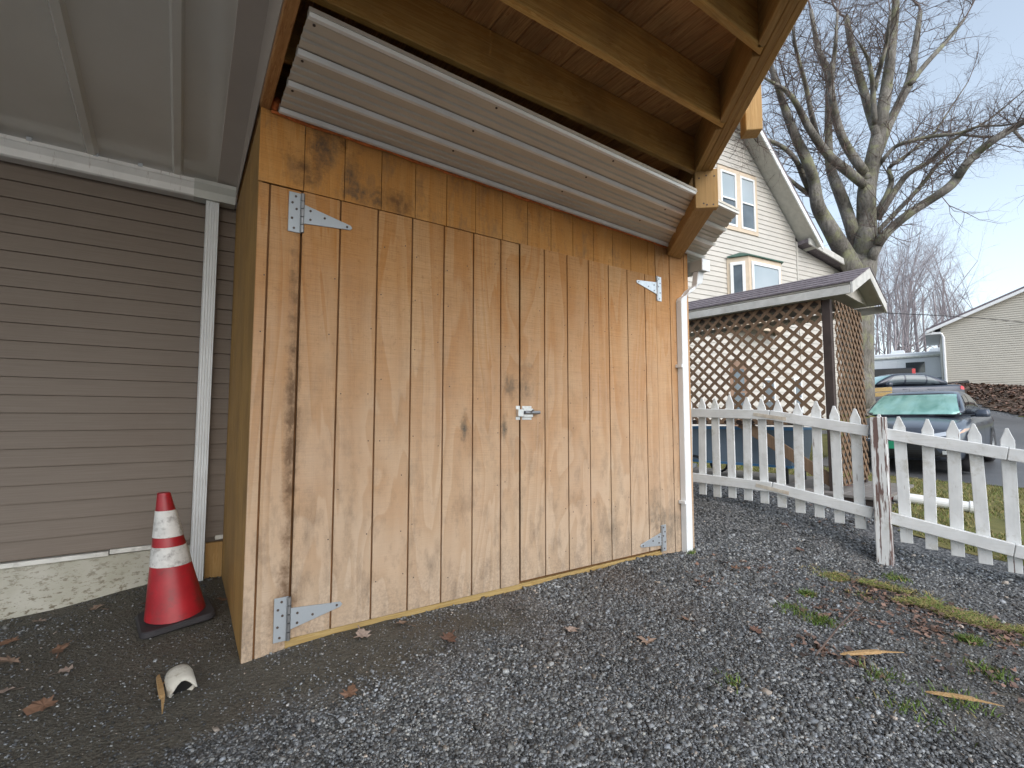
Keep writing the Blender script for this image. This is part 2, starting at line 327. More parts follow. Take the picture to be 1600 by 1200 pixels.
def ground(x, y):
    x = np.atleast_1d(np.asarray(x, float)); y = np.atleast_1d(np.asarray(y, float)); sh = x.shape; x = np.clip(x.ravel(), -45, 95); y = np.clip(y.ravel(), -45, 65); o = np.empty(len(x))
    for i in range(0, len(x), 20000):
        X, Y = x[i:i+20000], y[i:i+20000]; d2 = (X[:, None]-CP[:, 0])**2 + (Y[:, None]-CP[:, 1])**2
        o[i:i+20000] = _tps(d2) @ _wt[:_n] + _wt[_n] + _wt[_n+1]*X + _wt[_n+2]*Y
    return o.reshape(sh)
def gz(x, y): return float(ground(x, y)[0])
def fbm(x, y, s, seed=0, oct=4):
    o = 0; a = 1; r = np.random.default_rng(seed)
    for k in range(oct):
        for j in range(3):
            th, ph = r.uniform(0, 6.28), r.uniform(0, 6.28); o = o + a/3*np.sin((x*np.cos(th)+y*np.sin(th))*s*(2**k)*r.uniform(.7, 1.4)+ph)
        a *= .55
    return o
def dirt_amount(x, y):
    "1 = fine dark dirt without stones, 0 = clean crushed stone"
    b = .75*np.exp(-((y-2.25-.12*np.sin(2*x))/.38)**2)*(x < 2.1)*np.clip((2.2-x)/.8, 0, 1) + 1.0*(1/(1+np.exp(-(y-2.35+.35*x)/.1)))*(x < .35)
    b = b + .55*np.exp(-((x-3.3)**2/.7+(y-.75)**2/.25)) + .35*np.exp(-((x-2.4)**2/.5+(y-.55)**2/.12)) + .5*np.exp(-((x-3.6)**2/.5+(y-1.3)**2/.15))
    return np.clip(b + .26*fbm(x, y, 3.1, 5) + .22*fbm(x, y, 1.3, 6, 2), 0, 1)
g = np.linspace(-1, 1, 250); gx = 2.2 + np.sinh(g*7.0)*(400/np.sinh(7.0)); gy = 1.8 + np.sinh(g*7.0)*(400/np.sinh(7.0))
GX, GY = np.meshgrid(gx, gy, indexing='ij'); near = np.exp(-((GX-2)**2+(GY-1.5)**2)/30)
GZ = ground(GX, GY) + .008*near*fbm(GX, GY, 6, 3) + .004*near*fbm(GX, GY, 21, 4)
def grid_faces(a, b):
    i, j = np.meshgrid(np.arange(a-1), np.arange(b-1), indexing='ij'); k = (i*b+j).ravel(); return np.stack([k, k+b, k+b+1, k+1], 1)
da = dirt_amount(GX, GY).ravel(); col = np.stack([da, da, da, np.ones_like(da)], 1)
m = NT('gravel_ground'); at = m.n('ShaderNodeAttribute', attribute_name='dirt'); d = m.math('ADD', at.outputs['Fac'], m.rng(m.noise(scale=5, detail=5, rough=.7), .3, .7, -.25, .25))
vc = m.vor(scale=75, out='Color'); sx = m.n('ShaderNodeSeparateColor'); m.l(vc, sx.inputs[0])
st = m.ramp(sx.outputs[0], [(0., (.04, .042, .045)), (.5, (.11, .115, .12)), (.85, (.21, .215, .22)), (1., (.30, .30, .29))])
di = m.ramp(m.noise(scale=45, detail=6, rough=.7), [(.3, (.055, .05, .039)), (.7, (.135, .125, .1))]); c = m.mix(m.rng(d, .25, .75), st, di)
c = m.mix(m.ramp(m.noise(scale=1.3, detail=5, rough=.6), [(.55, 0.), (.75, .45)]), c, (.095, .065, .046))
m.bump(m.math('ADD', m.vor(scale=75), m.noise(scale=160, detail=3)), .9, .012); M['gravel_ground'] = m.out(c, .75)
go = mesh_obj('gravel_ground', np.stack([GX.ravel(), GY.ravel(), GZ.ravel()], 1), grid_faces(250, 250), M['gravel_ground'], smooth=True, attr={'dirt': col}); tag(go, kind='structure')
def sheet(name, poly, mat, lift, step=.25, kind='structure', wob=0.):
    "a ground-following sheet clipped to a polygon"
    P = np.array(poly); x0, y0 = P.min(0); x1, y1 = P.max(0); nx = int((x1-x0)/step)+2; ny = int((y1-y0)/step)+2
    X, Y = np.meshgrid(np.linspace(x0, x1, nx), np.linspace(y0, y1, ny), indexing='ij'); cx = (X[:-1, :-1]+X[1:, 1:])/2; cy = (Y[:-1, :-1]+Y[1:, 1:])/2
    if wob: cx = cx + wob*fbm(cx, cy, 4, 9); cy = cy + wob*fbm(cx, cy, 4, 10)
    ins = np.zeros(cx.shape, bool); k = len(P)
    for i in range(k):
        a, b = P[i], P[(i+1) % k]; c1 = ((a[1] > cy) != (b[1] > cy)); ins ^= c1 & (cx < (b[0]-a[0])*(cy-a[1])/(b[1]-a[1]+1e-12)+a[0])
    F = grid_faces(nx, ny)[ins.ravel()]; V = np.stack([X.ravel(), Y.ravel(), ground(X, Y).ravel()+lift], 1)
    us, inv = np.unique(F, return_inverse=True); return tag(mesh_obj(name, V[us], inv.reshape(F.shape), mat, smooth=True), kind=kind)
def in_poly(x, y, poly):
    P = np.array(poly); ins = np.zeros(np.shape(x), bool)
    for i in range(len(P)):
        a, b = P[i], P[(i+1) % len(P)]; ins ^= ((a[1] > y) != (b[1] > y)) & (x < (b[0]-a[0])*(y-a[1])/(b[1]-a[1]+1e-12)+a[0])
    return ins
m = NT('lawn_soil'); c = m.ramp(m.noise(scale=3, detail=6, rough=.7), [(.3, (.075, .085, .022)), (.5, (.15, .145, .04)), (.7, (.22, .18, .07))]); m.bump(m.noise(scale=70, detail=4), .8, .02); M['lawn'] = m.out(c, .9)
m = NT('wet_asphalt'); c = m.ramp(m.noise(scale=130, detail=3), [(.3, (.045, .047, .05)), (.7, (.12, .122, .126))]); c = m.mix(m.ramp(m.noise(scale=.9, detail=4), [(.4, 0.), (.65, .5)]), c, (.15, .15, .155)); m.bump(m.noise(scale=150), .4, .004); M['asphalt'] = m.out(c, .45)
m = NT('leafy_mulch'); c = m.ramp(m.noise(scale=9, detail=6, rough=.8), [(.3, (.035, .026, .02)), (.55, (.11, .075, .05)), (.75, (.22, .16, .115))]); m.bump(m.noise(scale=30, detail=4), 1., .05); M['mulch'] = m.out(c, .9)
LAWN = [(5.3,-4),(5.25,1.0),(5.5,1.9),(7.2,2.2),(7.4,6),(6.6,9),(17.5,9),(18.5,5.2),(15.6,4.7),(10,4.65),(9.75,1.3),(10.2,-4)]
DRIVE = [(9.8,1.3),(10.0,4.6),(15.6,4.7),(18.5,5.2),(22,5.6),(22,9.5),(30,9.5),(25,4.0),(24.5,1),(23,-6),(10.2,-6)]
sheet('lawn', LAWN, M['lawn'], .006, .12, wob=.12); sheet('driveway', DRIVE, M['asphalt'], .014, .3)
VERGE = [(24.4,1.4),(25,4.0),(27.2,5.2),(27.0,2),(24.8,-3)]; MULCH = [(25.6,4.3),(30,9.0),(31.5,8.6),(37,5.0),(40,-2),(29,-3),(27.0,1.5)]
sheet('grass_verge', VERGE, M['lawn'], .03, .3, wob=.1); sheet('mulch_bank', MULCH, M['mulch'], .05, .3, wob=.15)

# ------------------------------------------------------------------ left house: siding, foundation, gutter, downspout
HS = empty('neighbouring_wall_house', (-1, 4.2, 0), 'taupe clapboard house wall behind the traffic cone', 'house'); HS.name = 'taupe_house'; WL[HS.name] = np.array((-1, 4.2, 0.))
MB().box(-5.2, 3.6, 4.03, 4.25, .2, 3.1).build('wall', M['taupe'], HS)
MB().box(-5.2, 3.6, 4.03, 4.25, 3.1, 5.6).build('upper_wall', M['taupe'], HS)
z = .302
while z < 2.80:
    pf = [(0, 4.0+.002, z), (0, 4.0-.012, z+.002), (0, 4.0-.012, z+.008), (0, 4.0+.004, z+.1065), (0, 4.03, z+.1065), (0, 4.03, z)]
    MB().extrude(pf[::-1], (-5.2, 0, 0), (3.6, 0, 0)).build('clapboard', M['taupe'], HS); z += .1068
fo = MB().box(-5.2, 3.6, 4.012, 4.25, -.5, .262).build('foundation', M['concrete'], HS)
for a, b, dz in ((-5.2, -.36, 0), (-.355, .02, .008), (.21, .26, .02)): MB().box(a, b, 3.982, 4.03, .264+dz, .292+dz).build('trim_strip', M['flash_white'], HS, bevel=.002)
MB().box(.155, .255, 3.965, 4.0, -.05, .27).build('treated_block', M['post'], HS)
GU = empty('house_gutter', (-1, 3.9, 2.65), 'stained white gutter along the taupe wall under the metal ceiling', 'gutter')
gp = [(0,3.984,0),(0,3.905,0),(0,3.893,.008),(0,3.888,.05),(0,3.868,.085),(0,3.862,.09),(0,3.862,.112),(0,3.872,.112),(0,3.872,.1),(0,3.984,.1)]
MB().extrude(gp, (-5.2, 0, 2.650), (.0, 0, 2.650)).build('channel', M['gutter'], GU)
gp2 = [(0,3.984,-.004),(0,3.888,-.004),(0,3.884,.05),(0,3.858,.09),(0,3.858,.116),(0,3.868,.116),(0,3.868,.101),(0,3.984,.101)]
MB().extrude(gp2, (-.005, 0, 2.650), (.244, 0, 2.650)).build('end_section', M['gutter_clean'], GU)
for x in (-.82, -.52, -.30): MB().box(x-.012, x+.012, 3.858, 3.90, 2.755, 2.778).build('hanger_clip', M['galv'], GU)
def downspout(name, x0, x1, y0, y1, z0, z1, label, parent=None, mat='spout'):
    n = 5; pts = []
    for i in range(n):                       # fluted front
        a = x0 + (x1-x0)*i/n; b = x0 + (x1-x0)*(i+1)/n; q = (b-a); pts += [(a+q*.15, y0), (a+q*.5, y0+.003), (a+q*.85, y0)]
    pts = [(x0, y0+.006)] + pts + [(x1, y0+.006), (x1, y1), (x0, y1)]
    return MB().extrude([(a, b, 0) for a, b in pts], (0, 0, z0), (0, 0, z1)).build(name, M[mat], parent)
DS = downspout('house_downspout', .068, .148, 3.915, 3.975, .02, 2.648, ''); tag(DS, 'white fluted downspout behind the traffic cone', 'downspout')

# ------------------------------------------------------------------ left metal ceiling
CE = empty('metal_ceiling', (-1.2, 2.5, 3.0), 'smooth white ribbed metal ceiling left of the wooden shed', 'ceiling')
def cz(y): return 2.79 + .16*(3.88-y)
YC0, YC1 = -3.2, 3.93  # extended unseen behind the camera to keep light off the left wall
ribs = [-.10 - .44*k for k in range(0, 12)]
edges = [.13] + ribs + [-5.2]  # left end also carried out of view to shade that wall
for i in range(len(edges)-1):
    a, b = edges[i], edges[i+1]
    MB().add([(b, YC0, cz(YC0)), (a, YC0, cz(YC0)), (a, YC1, cz(YC1)), (b, YC1, cz(YC1)), (b, YC0, cz(YC0)+.01), (a, YC0, cz(YC0)+.01), (a, YC1, cz(YC1)+.01), (b, YC1, cz(YC1)+.01)],
             [(0,3,2,1),(4,5,6,7),(0,1,5,4),(1,2,6,5),(2,3,7,6),(3,0,4,7)]).build('pan', M['ceil'], CE)
for x in ribs:
    pf = [(-.032, 0, -.001), (-.018, 0, -.034), (.018, 0, -.034), (.032, 0, -.001)]
    MB().extrude([(x+a, 0, c) for a, _, c in pf], (0, YC0, cz(YC0)), (0, YC1, cz(YC1))).build('rib', M['ceil'], CE)
V = []
for y in (YC0, YC1): V += [(.13, y, cz(y)-.004), (.235, y, cz(y)-.02), (.2475, y, cz(y)-.022), (.14, y, cz(y)+.012)]
MB().add(V, [(0,1,5,4),(1,2,6,5),(2,3,7,6),(3,0,4,7),(0,3,2,1),(4,5,6,7)]).build('edge_flashing', M['flash'], CE)
V = []                                        # vertical white flashing down to the shed wall
MB().add([(.246, YC0, 2.70), (.246, 3.9, 2.70), (.246, 3.9, cz(3.9)+.03), (.246, YC0, cz(YC0)+.03), (.25, YC0, 2.70), (.25, 3.9, 2.70), (.25, 3.9, cz(3.9)+.03), (.25, YC0, cz(YC0)+.03)],
         [(0,3,2,1),(4,5,6,7),(0,1,5,4),(1,2,6,5),(2,3,7,6),(3,0,4,7)]).build('side_flashing', M['flash'], CE)

# ------------------------------------------------------------------ shed
YF = 2.6
SH = empty('wooden_shed', (1.9, 3.3, 0), 'tan plywood storage shed with double doors under the deck', 'shed')
# carcass (dark wood behind the grooves)
MB().box(.262, 3.625, YF+.012, YF+.04, .0, 2.60).build('front_backing', M['groove'], SH)
MB().box(3.60, 3.63, YF+.04, 3.98, -.05, 2.6).build('side_wall', M['side_ply'], SH)
bb = [2.6+.002, 3.07, 3.54, 3.985]
for i in range(3): MB().box(.257, .275, bb[i]+.002, bb[i+1]-.002, -.06, 2.655).build('side_panel', M['side_ply'], SH)
def planks(parent, xs, z0, z1, y0, mat, gap=.0045, top=None):
    for a, b in zip(xs[:-1], xs[1:]):
        o = MB().box(a+gap, b-gap, y0, y0+.011, z0, z1).build('plank', M[mat], parent, bevel=.0015)
jl = MB().box(.258, .452, YF+.0035, YF+.012, -.02, 2.282).build('jamb', M['groove'], SH); planks(jl, [.2535, .3085, .4565], -.04, 2.284, YF-.0075, 'ply')
jr = MB().box(3.198, 3.622, YF+.0035, YF+.012, -.02, 2.59).build('jamb', M['groove'], SH); planks(jr, [3.1935, 3.375, 3.572, 3.632], .0, 2.60, YF-.0075, 'ply')
hd = MB().box(.26, 3.185, YF+.0035, YF+.012, 2.30, 2.60).build('header', M['groove'], SH)
hx = [.2535] + [.4627+.2031*k for k in range(14)] + [3.19]
for a, b in zip(hx[:-1], hx[1:]):
    za, zb = 2.672-.026*a, 2.672-.026*b
    MB().add([(a+.002,YF-.0075,2.292),(b-.002,YF-.0075,2.292),(b-.002,YF+.0035,2.292),(a+.002,YF+.0035,2.292),(a+.002,YF-.0075,za),(b-.002,YF-.0075,zb),(b-.002,YF+.0035,zb),(a+.002,YF+.0035,za)],
             [(0,3,2,1),(4,5,6,7),(0,1,5,4),(1,2,6,5),(2,3,7,6),(3,0,4,7)]).build('plank', M['ply_header'], hd)
DY = YF-.016
dl = MB().box(.462, 1.804, DY+.011, DY+.026, .078, 2.278).build('door', M['groove'], SH); planks(dl, [.4575, .648, .851, 1.054, 1.257, 1.46, 1.663, 1.8105], .072, 2.284, DY, 'ply')
dr = MB().box(1.822, 3.186, DY+.011, DY+.026, .092, 2.290).build('door', M['groove'], SH); planks(dr, [1.8155, 2.02, 2.226, 2.432, 2.638, 2.844, 3.05, 3.1905], .088, 2.294, DY, 'ply')
MB().box(.44, 3.20, YF-.010, YF+.012, -.08, .069).build('sill', M['sill'], SH, bevel=.003)
# nails
for par, xs, z0, z1 in ((dl, [.4575, .648, .851, 1.054, 1.257, 1.46, 1.663, 1.8105], .12, 2.2), (dr, [1.82, 2.02, 2.226, 2.432, 2.638, 2.844, 3.05, 3.19], .13, 2.2), (jl, [.258, .452], .1, 2.2), (jr, [3.2, 3.4, 3.57], .1, 2.5)):
    nb = MB()
    for x in xs[1:-1] if len(xs) > 3 else xs:
        for k in range(8):
            for sx in (-1, 1):
                if random.random() < .5: continue
                X = x + sx*random.uniform(.02, .045); Z = z0+(z1-z0)*(k+random.uniform(-.25, .25)+.5)/8
                if not (xs[0]+.012 < X < xs[-1]-.012): continue
                yy = (DY if par in (dl, dr) else YF-.0075)
                nb.prism([(.0038*math.cos(t), .0038*math.sin(t)) for t in np.linspace(0, 5.24, 6)], (X, yy-.001, Z), (1,0,0), (0,0,1), (0,1,0), .004)
    tag(nb.build('nail_heads', M['nail'], par), kind='stuff')
# hinges: T hinges
def hinge(parent, x, z, sgn, mat, up):
    b = MB(); y = YF-.0075; yd = DY
    b.box(min(x, x-sgn*.062), max(x, x-sgn*.062), y-.0075, y-.001, z-.10, z+.105)                       # jamb leaf
    lo, hi = (-.028, .052) if up else (-.052, .028)
    poly = [(0, -.05), (0, .05), (.235, .012+(.02 if not up else -.02)), (.245, .0+(.02 if not up else -.02)), (.235, -.012+(.02 if not up else -.02))]
    b.prism([(p[0]*sgn, p[1]) for p in poly], (x+sgn*.008, yd-.0075, z), (1,0,0), (0,0,1), (0,1,0), .0065)
    o = b.build('hinge', M[mat], parent, bevel=.001)
    p = MB()
    for zz in np.linspace(z-.10, z+.105, 6)[:-1]:
        p.lathe([(.010, 0.), (.010, .037)], (x+sgn*.002, y-.013, zz+.002), 10)
    p.build('knuckle', M['screw'], parent); p = MB()
    for dx, dz, leaf in ((-.035, -.08, 0), (-.045, -.03, 0), (-.025, .02, 0), (-.045, .05, 0), (-.03, .085, 0), (.04, .022, 1), (.04, -.024, 1), (.11, .0, 1), (.225, (.02 if not up else -.02), 1)):
        yy = (yd if leaf else y)-.0105
        p.prism([(.006*math.cos(t), .006*math.sin(t)) for t in np.linspace(0, 5.5, 8)], (x+sgn*dx, yy, z+dz), (1,0,0), (0,0,1), (0,1,0), .003)
    tag(p.build('screw_heads', M['nail'] if mat == 'galv' else M['screw'], parent), kind='stuff')
hinge(dl, .456, 2.165, 1, 'galv', True); hinge(dl, .45, .165, 1, 'galv', False); hinge(dr, 3.196, 2.195, -1, 'zinc', False); hinge(dr, 3.19, .165, -1, 'galv', True)
# latch: barrel bolt
lz = 1.16; b = MB(); b.box(1.778, 1.812, DY-.004, DY, lz-.046, lz-.024).box(1.778, 1.812, DY-.004, DY, lz+.024, lz+.046).box(1.78, 1.822, DY-.03, DY, lz-.024, lz+.024)
b.box(1.828, 1.905, DY-.004, DY, lz-.046, lz+.046).box(1.828, 1.905, DY-.02, DY-.004, lz-.028, lz+.03)
b.build('latch', M['zinc'], dr, bevel=.002)
MB().tube([(1.83, DY-.03, lz+.002), (1.95, DY-.03, lz+.004)], .012, 12).tube([(1.87, DY-.03, lz), (1.88, DY-.06, lz+.02)], .006, 8).build('latch_bolt', M['screw'], dr, smooth=False)
# foam bead
fp = [(x, YF-.016-.004*math.sin(9*x), 2.660-.026*x+.003*math.sin(23*x)) for x in np.linspace(.3, 3.42, 90)]
MB().tube(fp, [.007+.004*abs(math.sin(17*i*.35))*(.4+.6*(math.sin(i*.9) > -.3)) for i in range(90)], 7).tube([(.31, YF-.02, 2.665), (.32, YF-.03, 2.69), (.325, YF-.03, 2.72)], [.012, .022, .012], 8).build('foam_bead', M['foam'], SH, smooth=True)

# ------------------------------------------------------------------ corrugated sheet under the deck
SHT = empty('corrugated_sheet', (1.8, 2.2, 2.6), 'ribbed beige metal sheet sloping over the shed doors', 'metal sheet')
def sz(x): return 2.672 - .026*x - .006                                  # falls gently to the right
UD = np.array([.66, .751, 0]); UD = UD/np.linalg.norm(UD); UN = np.array([UD[1], -UD[0], 0])   # diagonal deck edge and its outward normal
def xr(y): return 3.235 + (y-1.90)*UD[0]/UD[1]                              # diagonal right end of the sheet
prof = []; pitch = .2286; y = 1.868
rb = [1.862 + pitch*k for k in range(5)]
ys = [(1.845, 0.)]
for k, c in enumerate(rb):
    ys += [(max(c-.032, 1.848), 0.), (max(c-.014, 1.85), .019), (c+.014, .019), (c+.032, 0.)]
    if k < 4:
        for q in (.09, .14): ys += [(c+q-.012, 0.), (c+q-.006, .008), (c+q+.006, .008), (c+q+.012, 0.)]
ys = [(a, h) for a, h in ys if a < 2.62+.35]
V = []; F = []
for a, h in ys:
    for x in (.33, xr(a)): V.append((x, a, sz(x)+h*1.0))
for i in range(len(ys)-1): F.append((2*i, 2*i+1, 2*i+3, 2*i+2))
sh = mesh_obj('sheet', V, [f[::-1] for f in F], M['sheet'], SHT); so_ = sh.modifiers.new('thick', 'SOLIDIFY'); so_.thickness = .0015
for c in rb[:4]:                                                            # stiffening ribs hanging below, glint painted into their colour
    pf = [(0, max(c-.024, 1.849), -.0005), (0, c-.009, -.016), (0, c+.009, -.016), (0, c+.024, -.0005)]
    P0 = np.array([.332, 0, sz(.332)]); x1 = xr(c)-.004
    MB().extrude(pf, P0, (x1, 0, sz(x1))).build('rib', M['glint_rib'], SHT)
pb = MB()
for c in rb[:4]:
    for x in (.36, 1.2, 2.0, 2.75):
        pb.prism([(.006*math.cos(t), .006*math.sin(t)) for t in np.linspace(0, 5.24, 6)], (x, c+.045, sz(x)-.004), (1,0,0), (0,1,0), (0,0,1), .004)
tag(pb.build('screw_heads', M['nail'], SHT), kind='stuff')

# ------------------------------------------------------------------ deck above
DK = empty('wooden_deck', (1.6, 1.8, 2.7), 'amber treated timber deck frame overhead with diagonal edge', 'deck')
ZJ, HJ = 2.73, .235
IN = np.array([2.763, 1.875, 0])                                            # a point on the rim's inner face line
def xin(y): return IN[0] + (y-IN[1])*UD[0]/UD[1]
JY = [1.87-.41*k for k in range(0, 4)] + [1.87+.41*k for k in range(1, 6)]
for yj in JY:
    MB().add([(.30,yj-.019,ZJ),(xin(yj-.019)-.002,yj-.019,ZJ),(xin(yj+.019)-.002,yj+.019,ZJ),(.30,yj+.019,ZJ),(.30,yj-.019,ZJ+HJ),(xin(yj-.019)-.002,yj-.019,ZJ+HJ),(xin(yj+.019)-.002,yj+.019,ZJ+HJ),(.30,yj+.019,ZJ+HJ)],
             [(0,3,2,1),(4,5,6,7),(0,1,5,4),(1,2,6,5),(2,3,7,6),(3,0,4,7)]).build('joist', M['joist'], DK, bevel=.004)
YE = .42                                                                     # unseen front edge of the deck, set short so light reaches the shed
MB().box(.26, xin(YE)+.1, YE, YE+.038, ZJ, ZJ+HJ).build('rim_joist', M['joist'], DK, bevel=.004)
MB().box(.2505, .297, YE+.04, 2.598, 2.665, ZJ+HJ).build('end_joist', M['board'], DK, bevel=.004)
MB().box(.257, .297, 2.602, 3.97, 2.70, ZJ+HJ).build('end_joist', M['board'], DK)
ends = sorted(JY); 
for a, b in zip(ends[:-1], ends[1:]):
    a2, b2 = a+.021, b-.021
    if a2 < .6: continue
    p0 = np.array([xin(a2), a2, ZJ]); p1 = np.array([xin(b2), b2, ZJ])
    MB().obox(p0 - UN*.036, p1-p0, UN*.036, (0,0,HJ)).build('blocking', M['rim'], DK, bevel=.003)
L0 = np.array([xin(YE), YE, ZJ]); L1 = np.array([xin(3.3), 3.3, ZJ])
MB().obox(L0+UN*.002, L1-L0, UN*.037, (0,0,HJ)).build('rim_board', M['rim'], DK, bevel=.004)
MB().obox(L0+UN*.0405+np.array([0,0,.004]), L1-L0, UN*.037, (0,0,HJ+.01)).build('rim_board', M['rim'], DK, bevel=.004)
x = .262; bz = ZJ+HJ+.003
while x < 3.6:
    yb0 = max(YE-.03, IN[1] + (x+.07-IN[0])*UD[1]/UD[0] - .12)
    if yb0 < 3.9: MB().box(x, x+.1425, yb0, 3.95, bz, bz+.03).build('deck_board', M['board'], DK, bevel=.004)
    x += .145
# diagonal beam, stub post, rail post
B0 = np.array([2.80, 1.865, 2.505]) ; B1 = np.array([3.52, 2.683, 2.505]); bd = (B1-B0)/np.linalg.norm(B1-B0); bn = np.array([bd[1], -bd[0], 0])
bL = (2.588-B0[1])/bd[1]
o = MB().add([B0-bn*.07, B0+bn*.07, B0+bn*.07+bd*((2.588-B0[1]+bn[1]*-.07)/bd[1]), B0-bn*.07+bd*((2.588-B0[1]+bn[1]*.07)/bd[1])] + [p+np.array([0,0,.085]) for p in
             (B0-bn*.07, B0+bn*.07, B0+bn*.07+bd*((2.588-B0[1]+bn[1]*-.07)/bd[1]), B0-bn*.07+bd*((2.588-B0[1]+bn[1]*.07)/bd[1]))],
             [(0,3,2,1),(4,5,6,7),(0,1,5,4),(1,2,6,5),(2,3,7,6),(3,0,4,7)])
bm = o.build('diagonal_beam', M['rim'], DK, bevel=.004)
pp = B0 - bd*.075
MB().obox(pp-bn*.072+np.array([0,0,-.02]), bn*.144, bd*.05, (0,0,.26)).build('stub_post', M['post'], DK, bevel=.004)
nb = MB()
for a, zz in ((-.045, .20), (0, .215), (.05, .21), (-.02, .03), (.04, .02), (.0, .02)):
    nb.prism([(.006*math.cos(t), .006*math.sin(t)) for t in np.linspace(0, 5.24, 6)], pp+bn*a+np.array([0,0,zz-.02])-bd*.002, bn, (0,0,1), bd, .004)
tag(nb.build('nail_heads', M['nail'], DK), kind='stuff')
RPS = -.53
rp = IN + UD*(-.02) + UN*.115
MB().obox(np.array([rp[0], rp[1], 2.70])+UD*RPS, UD*.089, UN*.089, (0,0,1.2)).build('rail_post', M['post'], DK, bevel=.004)
MB().obox(np.array([rp[0], rp[1], 2.70])-UD*1.75, UD*.089, UN*.089, (0,0,1.2)).build('rail_post', M['post'], DK, bevel=.004)
MB().box(1.52, 1.538, 2.06, 2.062, 2.695, 2.74).build('lumber_tag', plain('teal_tag', (.05, .22, .27), .6), DK)

# ------------------------------------------------------------------ shed gutter and downspout on the right
G2 = empty('shed_gutter', (3.72, 2.5, 2.4), 'white box gutter and downspout at the right end of the shed', 'gutter')
MB().box(3.655, 3.755, 2.475, 3.95, 2.405, 2.50).build('channel', M['gutter_clean'], G2, bevel=.004)
MB().box(3.650, 3.760, 2.460, 2.474, 2.40, 2.505).build('end_cap', M['spout'], G2, bevel=.003)
def boxtube(pts, wx, wy):
    b = MB(); n = len(pts); V = []; F = []
    for x, y, z_, tilt in pts:
        c, s_ = math.cos(tilt), math.sin(tilt)
        for sx, sy in ((-1,-1),(1,-1),(1,1),(-1,1)):
            V.append((x+sx*wx/2*c, y+sy*wy/2, z_+sx*wx/2*s_))
    for i in range(n-1):
        for k in range(4): F.append((4*i+k, 4*i+(k+1) % 4, 4*i+4+(k+1) % 4, 4*i+4+k))
    F += [(3,2,1,0), tuple(4*n-4+k for k in range(4))]; return b.add(V, [f[::-1] for f in F])
q = [(3.70,2.535,2.404,0),(3.70,2.545,2.34,0),(3.695,2.55,2.30,.25),(3.66,2.556,2.262,.7),(3.60,2.56,2.232,.9),(3.54,2.562,2.20,.8),(3.50,2.563,2.16,.35),(3.49,2.563,2.12,0),(3.488,2.563,.005,0)]
boxtube(q, .078, .056).build('downspout', M['spout'], G2, bevel=.004)
for zz in (1.55, .42): MB().box(3.425, 3.448, 2.53, 2.59, zz, zz+.025).build('strap', M['spout'], G2)

# ------------------------------------------------------------------ traffic cone
CN = empty('traffic_cone', (-.01, 3.3, .02), 'red traffic cone with two dirty white bands by the downspout', 'traffic cone')
cx0, cy0, cz0 = .005, 3.30, .055
def cone_pts(z0, z1, r0, r1, n=28, off=0.):
    V = []; F = []; k = 5
    for i in range(k+1):
        t = i/k; zz = z0+(z1-z0)*t; rr = r0+(r1-r0)*t+off; sx = -.085*(zz/.68); sy = .03*(zz/.68)
        for j in range(n):
            a = 2*math.pi*j/n; V.append((cx0+sx+rr*math.cos(a), cy0+sy+rr*math.sin(a), cz0+zz))
    for i in range(k):
        for j in range(n): F.append((i*n+j, i*n+(j+1) % n, (i+1)*n+(j+1) % n, (i+1)*n+j))
    F.append(tuple(range(n))[::-1]); F.append(tuple(k*n+j for j in range(n))); return V, F
def cr_(z): return .142-.112*(z/.66)
V, F = cone_pts(0, .66, cr_(0), cr_(.66)); mesh_obj('cone_body', V, F, M['red'], CN, smooth=True).modifiers.new('e', 'EDGE_SPLIT')
for a, b in ((.275, .375), (.425, .565)):
    V, F = cone_pts(a, b, cr_(a), cr_(b), off=.0022); mesh_obj('reflective_band', V, F, M['cone_white'], CN, smooth=True).modifiers.new('e', 'EDGE_SPLIT')
bp = []; 
for sx, sy in ((1,1),(-1,1),(-1,-1),(1,-1)):
    for t in np.linspace(0, math.pi/2, 5):
        a = {(1,1):0,(-1,1):math.pi/2,(-1,-1):math.pi,(1,-1):1.5*math.pi}[(sx,sy)]+t; bp.append((sx*.128+.04*math.cos(a), sy*.128+.04*math.sin(a)))
ca, sa = math.cos(.12), math.sin(.12)
ub = np.array([ca, sa, .09]); vb = np.array([-sa, ca, .02])
MB().prism(bp, (cx0, cy0, cz0-.028), ub, vb, (0,0,1), .034).build('base', M['rubber'], CN, bevel=.008)

# ------------------------------------------------------------------ picket fence
FN = empty('picket_fence', (4.6, 1.6, 0), 'weathered white picket fence between the shed and the car', 'fence')
def fl(Y): return np.array([4.965-.2*Y, Y, 0])
fd = unit((.2, -1, 0)); fnrm = unit((-1, -.2, 0))                          # along fence (towards camera right), towards the camera side
def zbot(k): return float(np.interp(k, [-3, 0, 4.4, 9, 11, 15, 20], [.37, .358, .338, .216, .166, .058, -.06]))
PK = range(-2, 20)
def picket_mesh(wd, L, tip):
    h = wd/2; poly = [(-h, 0), (h, 0), (h, L-tip), (h*.62, L-tip*.55), (h*.22, L), (-h*.22, L), (-h*.62, L-tip*.55), (-h, L-tip)]
    return MB().prism(poly, (0,0,0), fd, (0,0,1), fnrm, .019)
for k in PK:
    Y = 3.003-.1417*k; zb = zbot(k) + random.uniform(-.008, .008); b = picket_mesh(.074+random.uniform(-.003, .003), .985+random.uniform(-.018, .018), .085)
    tl = random.uniform(-.02, .02); p = fl(Y)
    b.V = [tuple(np.array(v)+p+np.array([0,0,zb])+fd*tl*v[2]) for v in b.V]; b.build('picket', M['picket'], FN, bevel=.003)
def kpos(k, z): return fl(3.003-.1417*k)+fnrm*.041+np.array([0,0,z])
